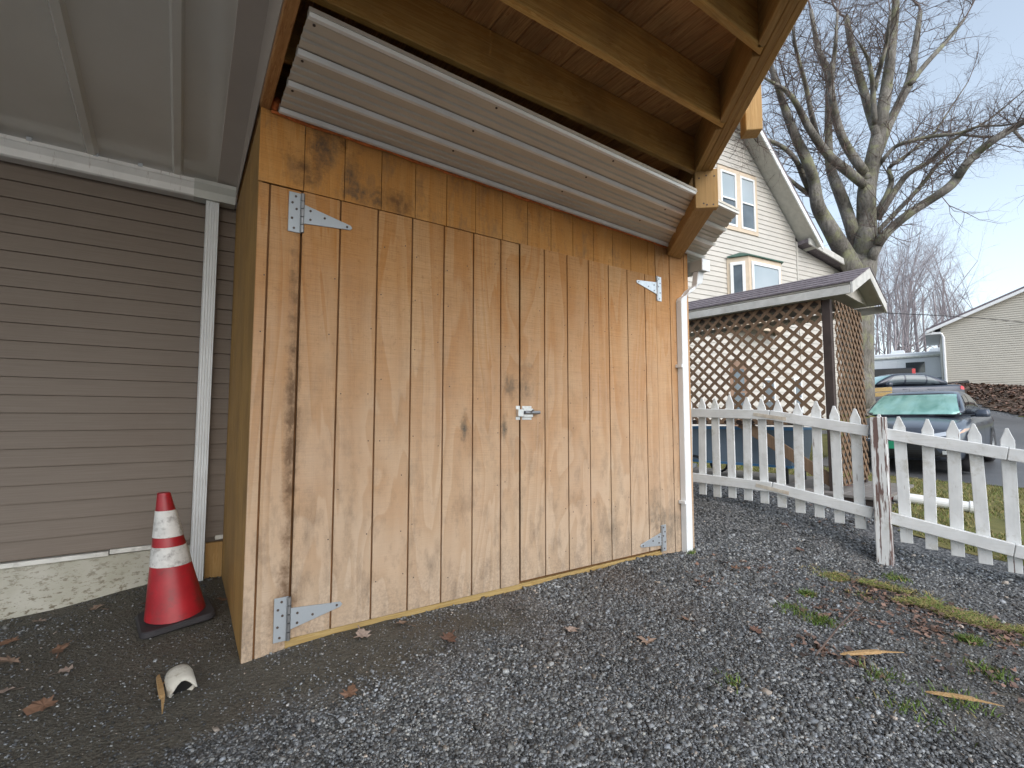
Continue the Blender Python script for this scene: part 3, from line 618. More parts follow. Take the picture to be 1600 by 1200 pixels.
for dz, hh in ((.82, .088), (.165, .088)):
    for ka, kb in ((-2.6, 4.52), (4.55, 9.62), (10.35, 15.0), (15.02, 19.6)):
        MB().bar(kpos(ka, zbot(ka)+dz), kpos(kb, zbot(kb)+dz), .036, hh).build('rail', M['rail'], FN, bevel=.004)
    for s_ in (0,):
        MB().bar(kpos(3.6, zbot(4.3)+dz+.003)+fnrm*.0205, kpos(5.5, zbot(5.5)+dz-.012)+fnrm*.0205, .003, .03).build('mending_plate', M['plate_m'], FN)
pc = fl(1.575)+fnrm*.05
MB().obox(pc-fd*.052-fnrm*.045+np.array([0,0,-.2]), fd*.104, fnrm*.095, (0,0,1.335)).build('post', M['peel'], FN, bevel=.006)
MB().obox(pc-fd*.03-fnrm*.13+np.array([0,0,-.2]), fd*.07, fnrm*.07, (0,0,.62)).build('back_post', M['gazpost'], FN, bevel=.006)

# ------------------------------------------------------------------ lattice shelter
GZB = empty('lattice_shelter', (5.9, 3.4, .3), 'brown lattice garden shelter with grey shingle roof behind the fence', 'garden shelter')
GA = unit((-.122, .9925, 0)); GB = unit((.9925, .122, 0)); GN = np.array([5.905, 2.405, 0]); FZ = .33; LEN = 2.7; WID = 1.12
def GP(a, b, z_): return GN + GA*a + GB*b + np.array([0, 0, z_])
for i in range(10):
    MB().obox(GP(-.42+i*.145*2.4, -.16, FZ-.035), GA*.335, GB*1.5, (0,0,.032)).build('floor_board', M['gazfloor'], GZB, bevel=.004)
MB().obox(GP(-.40, -.14, FZ-.16), GA*3.4, GB*.04, (0,0,.12)).build('floor_beam', M['gazpost'], GZB)
for a, b in ((0, 0), (0, WID), (LEN, 0), (LEN, WID)): MB().obox(GP(a, b, FZ), GA*.085, GB*.085, (0,0,2.12)).build('post', M['gazpost'], GZB, bevel=.004)
def lattice(o, u, n, x0, x1, z0, z1, name):
    P = empty(name, o, None, None); P.parent = GZB; P.location = np.array(o) - wloc(GZB)
    for lay, s in ((0, 1), (1, -1)):
        c = -3.
        while c < 6:
            hw = .037*math.sqrt(2)/2                                       # 45 degree strips
            poly = [(x0, z0), (x1, z0), (x1, z1), (x0, z1)]
            poly = clip(poly, s*-1, 1, c+hw); 
            if len(poly) > 2: poly = clip(poly, s*1, -1, -(c-hw))
            if len(poly) > 2 and (max(p[1] for p in poly)-min(p[1] for p in poly)) > .03:
                MB().prism(poly, np.array(o)+n*(.009*lay), u, (0,0,1), n, .0085).build('lattice_strip', M['lattice'], P)
            c += .148
    return P
lattice(GP(.0, -.012, 0), GA, -GB, .085, LEN, 1.05, 2.45, 'side_lattice'); lattice(GP(-.012, 0, 0), GB, -GA, .085, WID+.03, FZ+.05, 2.45, 'end_lattice')
for z_ in (1.04, 2.40): MB().obox(GP(.087, .0, z_), GA*(LEN-.09), GB*.04, (0,0,.06)).build('rail', M['gazpost'], GZB)
MB().obox(GP(LEN*.99, 0, 1.0), GA*.03, GB*WID, (0,0,1.3)).build('back_panel', M['lattice'], GZB)
MB().bar(GP(1.05, .06, 1.07), GP(.06, .06, .42), .04, .13).build('brace_board', M['lattice'], GZB, bevel=.004)
# roof
EZ, RZ, B0_, B1_, A0_, A1_ = 2.455, 2.82, -.085, WID+.25, -.22, LEN+.5
MID = (B0_+B1_)/2
rf = MB()
for b0, b1 in ((B0_, MID), (B1_, MID)):
    pass
rows = 5
rp_ = empty('roof', GP(1.2, MID, RZ), None, None); rp_.parent = GZB; rp_.location = GP(1.2, MID, RZ)-wloc(GZB)
for b0, sg in ((B0_-.02, 1), (B1_+.02, -1)):
    for r_ in range(rows):
        t0, t1 = r_/rows, (r_+1)/rows+.04
        ba = b0 + (MID-b0)*t0; bb_ = b0+(MID-b0)*min(t1, 1); za = EZ+.125+(RZ-EZ-.06)*t0; zb_ = EZ+.125+(RZ-EZ-.06)*min(t1, 1)
        a = A0_-.03; k = 0; off = (r_ % 2)*.15
        while a < A1_+.03:
            L = .30 if not (k == 0 and off) else .15
            e = min(a+L-.004, A1_+.03); h0 = .014+random.uniform(0, .005)
            P = [GP(a, ba, za), GP(e, ba, za), GP(e, bb_, zb_), GP(a, bb_, zb_)]; Q = [p+np.array([0,0,h0 if i < 2 else .004]) for i, p in enumerate(P)]
            MB().add(P+Q, [(0,3,2,1),(4,5,6,7),(0,1,5,4),(1,2,6,5),(2,3,7,6),(3,0,4,7)] if sg < 0 else [(0,1,2,3),(7,6,5,4),(4,5,1,0),(5,6,2,1),(6,7,3,2),(7,4,0,3)]).build('shingle', M['shingle'], rp_)
            a += L; k += 1
for b0 in (B0_, B1_):                                                       # roof slabs, fascias, rake boards
    s_ = 1 if b0 < MID else -1
    V = [GP(A0_, b0, EZ+.105), GP(A1_, b0, EZ+.105), GP(A1_, MID, RZ+.045), GP(A0_, MID, RZ+.045)]; V = V + [v+np.array([0,0,.02]) for v in V]
    MB().add(V, [(0,3,2,1),(4,5,6,7),(0,1,5,4),(1,2,6,5),(2,3,7,6),(3,0,4,7)]).build('roof_slab', M['soffit'], GZB)
    MB().obox(GP(A0_, b0-(.022 if s_ > 0 else 0), EZ), GA*(A1_-A0_), GB*.022, (0,0,.092)).build('fascia', M['fascia'], GZB, bevel=.003)
    for aa in (A0_-.024, A1_+.004):
        MB().add([p for d_ in (0, .02) for p in (GP(aa+d_, b0-s_*.02, EZ+.0), GP(aa+d_, b0-s_*.02, EZ+.12), GP(aa+d_, MID, RZ+.055), GP(aa+d_, MID, RZ-.065))],
                 [(0,1,2,3),(7,6,5,4),(4,5,1,0),(5,6,2,1),(6,7,3,2),(7,4,0,3)]).build('rake_board', M['fascia'], GZB)
MB().add([GP(A0_+.16, B0_+.06, EZ+.10), GP(A0_+.16, B1_-.06, EZ+.10), GP(A0_+.16, MID, RZ+.0), GP(A0_+.18, B0_+.06, EZ+.10), GP(A0_+.18, B1_-.06, EZ+.10), GP(A0_+.18, MID, RZ+.0)], [(0,1,2),(5,4,3),(0,3,4,1),(1,4,5,2),(2,5,3,0)]).build('gable_panel', M['soffit'], GZB)
for b0, b1 in ((WID+.1, B1_-.002),):
    MB().obox(GP(A0_+.28, b0, EZ+.004), GA*(A1_-A0_-.30), GB*(b1-b0), (0,0,.012)).build('soffit', M['soffit'], GZB)

# things inside the shelter
BC = empty('garden_cart', GP(1.15, .55, FZ), 'blue grey garden cart behind the white pickets', 'cart')
bl = plain('blue_grey_tub', (.14, .185, .23), .45, var=.1, scale=3); bl2 = plain('blue_rim', (.05, .17, .33), .4)
P = [GP(.55, .25, FZ+.2), GP(1.9, .25, FZ+.2), GP(1.9, .85, FZ+.2), GP(.55, .85, FZ+.2)]; Q = [GP(.48, .2, FZ+.66), GP(1.97, .2, FZ+.66), GP(1.97, .9, FZ+.66), GP(.48, .9, FZ+.66)]
MB().add(P+Q, [(0,1,2,3),(0,4,5,1),(1,5,6,2),(2,6,7,3),(3,7,4,0)]).build('tub', bl, BC).modifiers.new('s', 'SOLIDIFY').thickness = .02
for i in range(4): MB().bar(P[i], P[(i+1) % 4], .03, .03).build('lower_rim', bl2, BC); MB().bar(Q[i], Q[(i+1) % 4], .03, .03).build('upper_rim', bl2, BC)
for i in (0, 3): MB().bar(P[i]+GA*.05, P[i]+GA*.05-np.array([0,0,.2]), .03, .03, up=(1,0,0)).build('leg', M['dark'], BC)
for b_ in (.18, .9):
    MB().tube([GP(1.75+.13*math.cos(t), b_, FZ+.14+.13*math.sin(t)) for t in np.linspace(0, 2*math.pi, 21)], .018, 8).build('wheel', M['dark'], BC, smooth=True)
    MB().tube([GP(1.75, b_-.03, FZ+.14), GP(1.75, b_+.03, FZ+.14)], .03, 10).build('hub', M['galv'], BC)

# ------------------------------------------------------------------ cream house behind the shelter
PW = np.array([12.402, 6.698, 0]); HD = np.array([math.cos(R(-7)), math.sin(R(-7)), 0]); HN = np.array([HD[1], -HD[0], 0])   # HN points to the camera
CH = empty('cream_house', PW + HD*-1.5, 'cream vinyl sided house with steep gable beyond the shelter', 'house')
def HP(s, z_, o=0.): return PW + HD*s + HN*o + np.array([0, 0, z_])
SL = 1.062; PEAKS = -2.3; 
def rake(s): return 6.12 + (1.71-s)*SL
PZ = rake(PEAKS); CORN = 1.66; LEFT = PEAKS-(CORN-PEAKS)
# openings: (s0,s1,z0,z1)
WIN_UP = (-1.50, .0, 5.91, 7.52); BAY = (-1.26, .60, 3.3, 5.12); DOORO = (-1.25, -.62, .9, 2.55); WLOW = (-.02, .45, 1.0, 2.15); WLOW2 = (1.25, 1.6, 1.1, 2.2)
wall = MB().prism([(LEFT, .1), (CORN, .1), (CORN, 6.1), (PEAKS, PZ), (LEFT, 6.1)], HP(0, 0, -.30), HD, (0,0,1), HN, .27).build('wall', M['cream'], CH)
wing = MB().prism([(CORN+.002, .1), (4.35, .1), (4.35, 5.35), (CORN+.002, 5.92)], HP(0, 0, -.30), HD, (0,0,1), HN, .27).build('wing_wall', M['cream'], CH)
cs = .128; z = .4
def cut_out(s0, s1, ops, z0, z1):
    segs = [(s0, s1)]
    for a, b, c, d in ops:
        if z1 > c+.01 and z0 < d-.01:
            ns = []
            for p, q in segs:
                if b <= p or a >= q: ns.append((p, q)); continue
                if a > p: ns.append((p, a))
                if b < q: ns.append((b, q))
            segs = ns
    return segs
while z < PZ-.1:
    for par, s0, s1, lim in ((wall, LEFT, CORN-.05, None), (wing, CORN+.02, 4.35, 'w')):
        for a, b in cut_out(s0, s1, [WIN_UP, DOORO, WLOW, WLOW2], z, z+cs):
            if b-a < .03: continue
            poly = [(a, z), (b, z), (b, z+cs-.002), (a, z+cs-.002)]
            if lim is None: poly = clip(poly, SL, 1, 6.10+1.71*SL); poly = clip(poly, -SL, 1, 6.10+1.71*SL-2*SL*PEAKS) if len(poly) > 2 else poly
            else: poly = clip(poly, .383*.55, 1, 5.92+.383*.55*CORN)
            if len(poly) < 3: continue
            k = len(poly); Vf = [HP(s_, zz, .014-.016*(zz-z)/cs) for s_, zz in poly]; Vb = [HP(s_, zz, -.032) for s_, zz in poly]
            MB().add(Vb+Vf, [tuple(range(k))[::-1], tuple(range(k, 2*k))] + [(i, (i+1) % k, (i+1) % k+k, i+k) for i in range(k)]).build('siding_board', M['cream'], par)
    z += cs
MB().obox(HP(CORN-.045, .3, -.03), HD*.06, HN*.055, (0,0,5.75)).build('corner_trim', M['cream'], CH)
def rect(s0, s1, z0, z1, o0, o1): return MB().obox(HP(s0, z0, o0), HD*(s1-s0), HN*(o1-o0), (0,0,z1-z0))
def hwin(s0, s1, z0, z1, name='window', blind=True, wt=.05, o=.0, trim='white_vinyl'):
    f = rect(s0, s1, z0, z1, -.028, .005+o).build(name, M['dark'], CH); zm = (z0+z1)/2
    for a, b, c, d in ((s0, s0+wt, z0, z1), (s1-wt, s1, z0, z1), (s0+wt, s1-wt, z0, z0+wt), (s0+wt, s1-wt, z1-wt, z1), (s0+wt, s1-wt, zm-.02, zm+.02)):
        rect(a, b, c, d, .006+o, .04+o).build('sash', M[trim], f)
    rect(s0+wt, s1-wt, zm+.02, z1-wt, .007+o, .012+o).build('pane', M['blind' if blind else 'glass'], f); rect(s0+wt, s1-wt, z0+wt, zm-.02, .007+o, .012+o).build('pane', M['glass'], f)
for a, b, c, d in ((WIN_UP[0], WIN_UP[1], 5.91, 6.01), (WIN_UP[0], WIN_UP[1], 7.42, 7.52), (-.10, 0, 6.012, 7.418), (-1.5, -1.4, 6.012, 7.418), (-.82, -.66, 6.012, 7.418)): rect(a, b, c, d, -.03, .03).build('window_trim', M['cream_trim'], CH)
hwin(-1.4, -.82, 6.012, 7.418); hwin(-.66, -.10, 6.012, 7.418)
# bay window
bo = .42
def bayp(t): return [HP(BAY[0], 0, .02), HP(BAY[0]+.30, 0, bo), HP(BAY[1]-.30, 0, bo), HP(BAY[1], 0, .02)][t]
for i in range(3):
    a, b = bayp(i), bayp(i+1); u = b-a; L = np.linalg.norm(u); u = u/L; n = unit(np.cross(u, (0,0,1)))
    if n @ HN < 0: n = -n
    f = MB().obox(a-n*.06+np.array([0,0,3.3]), u*L, n*.06, (0,0,1.82)).build('bay_side', M['cream_trim'], CH)
    for p, q, c, d in ((.08, .15, 3.6, 5.0), (L-.15, L-.08, 3.6, 5.0), (.15, L-.15, 3.6, 3.68), (.15, L-.15, 4.92, 5.0)): MB().obox(a+u*p+n*.002+np.array([0,0,c]), u*(q-p), n*.03, (0,0,d-c)).build('sash', M['white_vinyl'], f)
    MB().obox(a+u*.15+n*.002+np.array([0,0,3.68]), u*(L-.3), n*.008, (0,0,1.24)).build('pane', M['blind' if i == 1 else 'glass'], f)
bt = [p+np.array([0,0,5.122])+HN*.05 for p in (bayp(0)-HD*.05, bayp(1)-HD*.03, bayp(2)+HD*.03, bayp(3)+HD*.05)]; bu = [HP(-.75, 5.36, .02), HP(.2, 5.36, .02)]
MB().add(bt + [p+np.array([0,0,.03]) for p in bt] + bu, [(3,2,1,0),(0,1,5,4),(1,2,6,5),(2,3,7,6),(4,5,8),(5,6,9,8),(6,7,9),(0,4,8,9,7,3)]).build('bay_roof', M['green_roof'], CH)
hwin(*WLOW, blind=False); hwin(*WLOW2, blind=False)
dd = rect(*DOORO, -.028, .01).build('door', plain('brown_door', (.24, .15, .1), .6), CH); rect(DOORO[0]+.12, DOORO[1]-.12, 1.2, 1.75, .012, .02).build('pane', M['glass'], dd); rect(DOORO[0]+.12, DOORO[1]-.12, 1.8, 2.35, .012, .02).build('pane', M['glass'], dd)
# roof with rake overhang
OV = .52
for s_, lab in ((1, 'r'), (-1, 'l')):
    def rp2(s, z_, o): return HP(PEAKS+(s-PEAKS)*s_, z_, o)
    e = CORN+.36; A = [(PEAKS, rake(PEAKS)+.03), (e, rake(e)+.03)]
    for (o0, o1, h0, h1, mt, nm) in ((-9, OV, .06, .14, 'shingle', 'roof'), (-.02, OV-.03, .0, .055, 'soffit', 'rake_soffit'), (OV-.028, OV, -.10, .055, 'white_vinyl', 'rake_fascia')):
        V = [rp2(A[0][0], A[0][1]+h0, o0), rp2(A[1][0], A[1][1]+h0, o0), rp2(A[1][0], A[1][1]+h0, o1), rp2(A[0][0], A[0][1]+h0, o1)]; V = V+[v+np.array([0,0,h1-h0]) for v in V]
        MB().add(V, [(0,1,2,3),(7,6,5,4),(4,5,1,0),(5,6,2,1),(6,7,3,2),(7,4,0,3)]).build(nm, M[mt], CH)
k_ = .383*.55
V = [HP(s, 5.95-k_*(s-CORN)+h, o) for h in (0, .1) for s, o in ((CORN+.02, -5), (4.65, -5), (4.65, .32), (CORN+.02, .32))]
MB().add(V, [(0,3,2,1),(4,5,6,7),(0,1,5,4),(1,2,6,5),(2,3,7,6),(3,0,4,7)]).build('wing_roof', M['shingle'], CH)
V = [HP(s, 5.95-k_*(s-CORN)+h, o) for h in (-.06, .11) for s, o in ((CORN+.02, .322), (4.65, .322), (4.65, .36), (CORN+.02, .36))]
MB().add(V, [(0,3,2,1),(4,5,6,7),(0,1,5,4),(1,2,6,5),(2,3,7,6),(3,0,4,7)]).build('wing_fascia', M['fascia'], CH)

# ------------------------------------------------------------------ garage on the right
GC = np.array([32.55, 8.13, 0]); gd = unit((3.6*1.0, -2.45-.1, 0)); 
ang = R(-25)                                                                 # wall comes nearer towards the right
gd = unit(_r*math.cos(R(41)) - _cf*math.sin(R(41))); gn = unit(np.cross(gd, (0,0,1))); gn = gn if gn @ (np.array(CAM)-GC) > 0 else -gn
GR = empty('beige_garage', GC+gd*3, 'beige sided garage with white rake on the bank behind the car', 'garage')
def QP(s, z_, o=0.): return GC + gd*s + gn*o + np.array([0, 0, z_])
def gpx(px, py): return at_plane(px, py, GC, gn)
eave = gpx(1457, 514); rk = gpx(1600, 452); s0 = (eave-GC) @ gd; s1 = (rk-GC) @ gd; gs = (rk[2]-eave[2])/(s1-s0); ez = eave[2]+.05; W_ = 9.0; base = 2.3
MB().prism([(0, base), (W_, base), (W_, ez), (W_/2, ez+gs*W_/2), (0, ez)], QP(0, 0, -5), gd, (0,0,1), gn, 4.97).build('wall', M['beige_sid'], GR)
sb = MB(); z = base+.35
while z < ez+gs*W_/2-.1:
    poly = clip(clip([(0.02, z), (W_-.02, z), (W_-.02, z+.108), (.02, z+.108)], -gs, 1, ez), gs, 1, ez+gs*W_)
    if len(poly) > 2:
        k = len(poly); sb.add([QP(a, b, -.028) for a, b in poly]+[QP(a, b, (.034-.034*(b-z)/.11)) for a, b in poly], [tuple(range(k))[::-1], tuple(range(k, 2*k))] + [(i, (i+1) % k, (i+1) % k+k, i+k) for i in range(k)])
    z += .11
tag(sb.build('siding_boards', M['beige_sid'], GR), kind='stuff')
for a0, a1 in ((-.55, W_/2), (W_+.55, W_/2)):
    for o0, o1, h0, h1, mt, nm in ((-5.2, .28, .10, .2, 'shingle', 'roof'), (.1, .30, -.05, .098, 'white_vinyl', 'rake_fascia'), (-.02, .098, .03, .095, 'soffit', 'soffit')):
        za, zb_ = ez-gs*.55, ez+gs*W_/2
        V = [QP(a0, za+h0, o0), QP(a1, zb_+h0, o0), QP(a1, zb_+h0, o1), QP(a0, za+h0, o1)]; V += [v+np.array([0,0,h1-h0]) for v in V]
        MB().add(V, [(0,1,2,3),(7,6,5,4),(4,5,1,0),(5,6,2,1),(6,7,3,2),(7,4,0,3)]).build(nm, M[mt], GR)
MB().obox(QP(-.6, ez-gs*.6-.1, -5), gd*.62, gn*5.2, (0,0,.1)).build('eave_box', M['white_vinyl'], GR)
MB().tube([QP(-.35, ez-.25, .08), QP(-.1, ez-.33, .1), QP(.03, ez-.36, .1), QP(.1, ez-.55, .1), QP(.1, base+.6, .1)], .06, 8).build('downspout', M['white_vinyl'], GR)
# retaining timbers and clutter on the bank
for (a, b, d0, d1, lab) in (((1478, 603), (1610, 640), 23.5, 20.5, 'long weathered timber edging the mulch bank below the garage'),):
    p, q_ = at_depth(*a, d0), at_depth(*b, d1); tb = MB().bar(p, q_, .2, .22).build('edging_timber', wood('edging_wood', 0, (.16, .10, .05), (.28, .19, .1)), None, bevel=.02); tag(tb, lab, 'timber')
p, q_ = at_depth(1455, 604, 24), at_depth(1512, 597, 24); tag(MB().tube([p, q_], .1, 10).build('drain_pipe', M['dark'], None), 'short black drain pipe lying against the beige garage wall', 'pipe')
p, q_ = at_depth(1358, 613, 17.5), at_depth(1392, 611, 17.5); 
for i, h in enumerate((0, .17)): tag(MB().bar(p+np.array([0,0,-.1+h]), q_+np.array([0,0,-.1+h]), .15, .15).build('stacked_timber', M['sill'], None, bevel=.01), ['lower of two brown timbers stacked beside the big tree trunk', 'upper of two brown timbers stacked beside the big tree trunk'][i], 'timber', 'timbers stacked by the tree')

# ------------------------------------------------------------------ cars
def car(name, pos, head, paint, label, front=True, pitch=0., tint='side_glass'):
    T = empty(name, pos, label, 'car'); ch, sh_ = math.cos(head), math.sin(head)
    def tw(V): return [(pos[0]+x*ch-y*sh_, pos[1]+x*sh_+y*ch, pos[2]+z_+x*pitch) for x, y, z_ in V]
    st = [(2.30,.50,.34,.52,.56),(2.25,.70,.24,.60,.645),(2.12,.80,.20,.68,.72),(1.85,.865,.19,.765,.81),(1.45,.885,.19,.84,.885),(1.0,.89,.19,.90,.945),(.5,.89,.19,.925,.95),(-.2,.89,.19,.935,.96),(-.9,.89,.19,.945,.97),(-1.5,.885,.2,.965,1.0),(-1.9,.87,.23,.985,1.045),(-2.15,.82,.28,.97,1.03),(-2.28,.68,.4,.88,.96)]
    V = []; F = []; sec = []
    for x, ys_, zb, zs, zt in st:
        h = [(0, zb), (ys_*.6, zb), (ys_*.93, zb), (ys_*.99, zb+.1), (ys_, zb+(zs-zb)*.5), (ys_*.985, zs-.09), (ys_*.93, zs-.02), (ys_*.80, zs+.01), (ys_*.45, zt), (0, zt+.008)]
        ring = h + [(-a, b) for a, b in h[-2:0:-1]]; k = len(ring); V += [(x, a, b) for a, b in ring]
    for i in range(len(st)-1):
        for j in range(k): F.append((i*k+j, i*k+(j+1) % k, (i+1)*k+(j+1) % k, (i+1)*k+j))
    F.append(tuple(range(k))[::-1]); F.append(tuple((len(st)-1)*k+j for j in range(k)))
    GS = [(1.02,.955,.80),(.62,1.205,.70),(.25,1.395,.625),(-.05,1.44,.605),(-.6,1.45,.60),(-1.0,1.42,.60),(-1.42,1.26,.635),(-1.85,1.04,.70)]
    GV = []; GF = []
    for x, zr, wr in GS:
        h = [(.80, .90), (.80-(.80-wr)*.93, max(.905, .90+(zr-.90)*.93)), (wr*.90, zr), (wr*.5, zr+.018), (0, zr+.024)]; ring = h+[(-a, b) for a, b in h[-2::-1]]; kg = len(ring); GV += [(x, a, b) for a, b in ring]
    for i in range(len(GS)-1):
        for j in range(kg): GF.append((i*kg+j, i*kg+(j+1) % kg, (i+1)*kg+(j+1) % kg, (i+1)*kg+j))
    GF.append(tuple(range(kg))[::-1]); GF.append(tuple((len(GS)-1)*kg+j for j in range(kg)))
    bo_ = mesh_obj('body', tw(V), F, paint, T, smooth=True); ca_ = mesh_obj('cabin', tw(GV), GF, paint, T, smooth=True)
    for o in (bo_, ca_):
        mo = o.modifiers.new('sub', 'SUBSURF'); mo.levels = 2; mo.render_levels = 2
    dg = bpy.context.evaluated_depsgraph_get()
    def bvh(o):
        e = o.evaluated_get(dg); me = e.to_mesh(); inv = []
        wv = WL[o.name]
        for v in me.vertices:
            p = np.array(v.co)+wv-np.array(pos); x = p[0]*ch+p[1]*sh_; y_ = -p[0]*sh_+p[1]*ch; inv.append((x, y_, p[2]-x*pitch))
        b = BVHTree.FromPolygons(inv, [tuple(q.vertices) for q in me.polygons]); e.to_mesh_clear(); return b
    bb1, bb2 = bvh(bo_), bvh(ca_)
    def patch(nm, tree, quad, ax, mat, off=.006, nu=10, nv=6, parent=None, sgn=1):
        # quad corners in the plane across the cast axis: bl, br, tr, tl
        V = []; F = []; ok = True
        for j in range(nv+1):
            for i in range(nu+1):
                s, t = i/nu, j/nv; a = [(quad[0][q]*(1-s)+quad[1][q]*s)*(1-t)+(quad[3][q]*(1-s)+quad[2][q]*s)*t for q in (0, 1)]
                o = Vector((sgn*4, a[0], a[1])) if ax == 'x' else Vector((a[0], sgn*2, a[1])); d = Vector((-sgn, 0, 0)) if ax == 'x' else Vector((0, -sgn, 0))
                h, nrm, _, _ = tree.ray_cast(o, d)
                if h is None: V.append(None); continue
                V.append(tuple(h+(-d)*off))
        for j in range(nv):
            for i in range(nu):
                q = (j*(nu+1)+i, j*(nu+1)+i+1, (j+1)*(nu+1)+i+1, (j+1)*(nu+1)+i)
                if all(V[a] is not None for a in q): F.append(q if sgn > 0 and ax == 'x' or sgn < 0 and ax == 'y' else q[::-1])
        V = [v or (0, 0, .5) for v in V]; us = sorted({a for f in F for a in f}); mp = {a: i for i, a in enumerate(us)}
        if not F: return None
        return mesh_obj(nm, tw([V[a] for a in us]), [tuple(mp[a] for a in f) for f in F], mat, parent or T, smooth=True)
    ws = patch('windscreen_seal', bb2, [(-.735, .955), (.735, .955), (.60, 1.392), (-.60, 1.392)], 'x', M['dark'], .005, 16, 10)
    patch('windscreen', bb2, [(-.70, .985), (.70, .985), (.575, 1.37), (-.575, 1.37)], 'x', M['windscreen'], .012, 16, 10)
    patch('rear_window', bb2, [(-.62, 1.08), (.62, 1.08), (.53, 1.36), (-.53, 1.36)], 'x', M[tint], .008, 12, 8, sgn=-1)
    for s in (1, -1):
        for q in ([(.62, .975), (-.15, .975), (-.17, 1.37), (.17, 1.33)], [(-.22, .975), (-.92, .975), (-.92, 1.36), (-.23, 1.375)], [(-.97, .975), (-1.42, 1.03), (-1.18, 1.22), (-.97, 1.34)]):
            patch('side_window', bb2, q, 'y', M[tint], .008, 8, 6, sgn=s)
        for x in (.78, -.19, -1.05): patch('door_seam', bb1, [(x+.006, .26), (x-.006, .26), (x-.006, .9), (x+.006, .9)], 'y', M['dark'], .002, 1, 8, sgn=s)
        for x in (.02, -.85): patch('door_handle', bb1, [(x, .80), (x-.16, .80), (x-.16, .83), (x, .83)], 'y', paint, .03, 3, 1, sgn=s)
        mm = MB(); 
        pr_ = [(.66, s*.86), (.66, s*1.03), (.60, s*1.06), (.48, s*1.05), (.46, s*.92), (.5, s*.86)]
        Vm = [(x, y_, .93) for x, y_ in pr_] + [(x, y_, 1.0) for x, y_ in pr_] + [((x-.56)*.8+.55, (y_-s*.96)*.85+s*.96, 1.065) for x, y_ in pr_]
        Fm = [tuple(range(6))[::-1], tuple(range(12, 18))] + [(a*6+i, a*6+(i+1) % 6, a*6+6+(i+1) % 6, a*6+6+i) for a in (0, 1) for i in range(6)]
        if s < 0: Fm = [f[::-1] for f in Fm]
        mi = mesh_obj('mirror', tw(Vm), Fm, paint, T, smooth=True, bevel=.015); mesh_obj('mirror_arm', tw([(.58, s*.79, .93), (.52, s*.79, .93), (.52, s*.9, .945), (.58, s*.9, .945), (.58, s*.79, .96), (.52, s*.79, .96), (.52, s*.9, .975), (.58, s*.9, .975)]), [(0,3,2,1),(4,5,6,7),(0,1,5,4),(1,2,6,5),(2,3,7,6),(3,0,4,7)], M['dark'], T)
        for wx in (1.42, -1.25):
            prf = [(.20, -.09), (.29, -.095), (.315, -.07), (.32, 0), (.315, .07), (.29, .095), (.20, .09)]; n = 28; V = []; F = []
            for r_, yy in prf:
                for j in range(n): a = 2*math.pi*j/n; V.append((wx+r_*math.cos(a), s*.80+yy, .315+r_*math.sin(a)))
            for i in range(len(prf)-1):
                for j in range(n): F.append((i*n+j, i*n+(j+1) % n, (i+1)*n+(j+1) % n, (i+1)*n+j))
            wh = mesh_obj('wheel', tw(V), F, M['rubber'], T, smooth=True)
            V = []; F = []
            for r_, yy in ((.205, .088), (.17, .07), (.05, .085), (0.001, .09)):
                for j in range(n): a = 2*math.pi*j/n; V.append((wx+r_*math.cos(a), s*(.80+yy), .315+r_*math.sin(a)))
            for i in range(3):
                for j in range(n): 
                    if i == 1 and j % 4 == 0: continue
                    F.append((i*n+j, i*n+(j+1) % n, (i+1)*n+(j+1) % n, (i+1)*n+j))
            mesh_obj('rim', tw(V), F, M['zinc'], wh)
            V = []; n2 = 24
            for j in range(n2): a = math.pi*j/(n2-1)*1.16-.25; V += [(wx+.385*math.cos(a), s*.897, .315+.385*math.sin(a)), (wx+.31*math.cos(a), s*.897, .315+.31*math.sin(a))]
            mesh_obj('wheel_arch', tw(V), [(2*j, 2*j+1, 2*j+3, 2*j+2) for j in range(n2-1)], M['dark'], T)
        patch('headlight', bb1, [(s*.50, .60), (s*.80, .66), (s*.845, .745), (s*.52, .665)], 'x', M['headlight'], .01, 10, 4)
        patch('indicator', bb1, [(s*.80, .655), (s*.86, .70), (s*.868, .75), (s*.835, .74)], 'x', plain(name+'_amber', (.62, .36, .22), .15), .012, 4, 3)
        patch('fog_lamp_recess', bb1, [(s*.56, .30), (s*.74, .27), (s*.78, .46), (s*.70, .44)], 'x', M['dark'], .008, 6, 4); patch('fog_lamp', bb1, [(s*.63, .33), (s*.70, .33), (s*.70, .39), (s*.63, .39)], 'x', M['headlight'], .014, 3, 3)
        patch('tail_light', bb1, [(s*.55, .80), (s*.86, .78), (s*.87, .93), (s*.60, .93)], 'x', M['tail'], .01, 8, 4, sgn=-1)
        patch('tail_light_side', bb1, [(-1.98, .80), (-2.22, .80), (-2.22, .93), (-2.02, .93)], 'y', M['tail'], .01, 5, 4, sgn=s)
    for i in range(7): patch('grille_bar', bb1, [(-.60+.03*i, .26+.035*i), (.60-.03*i, .26+.035*i), (.60-.03*i, .282+.035*i), (-.60+.03*i, .282+.035*i)], 'x', M['dark'], .012, 10, 1)
    patch('lower_grille', bb1, [(-.66, .25), (.66, .25), (.50, .52), (-.50, .52)], 'x', plain(name+'_grille', (.02, .022, .025), .5), .006, 12, 5)
    patch('upper_grille', bb1, [(-.50, .575), (.50, .575), (.54, .625), (-.54, .625)], 'x', M['dark'], .008, 12, 2); patch('grille_trim', bb1, [(-.52, .556), (.52, .556), (.53, .57), (-.53, .57)], 'x', M['zinc'], .012, 12, 1)
    patch('bumper_lip', bb1, [(-.70, .205), (.70, .205), (.70, .235), (-.70, .235)], 'x', paint, .02, 12, 1)
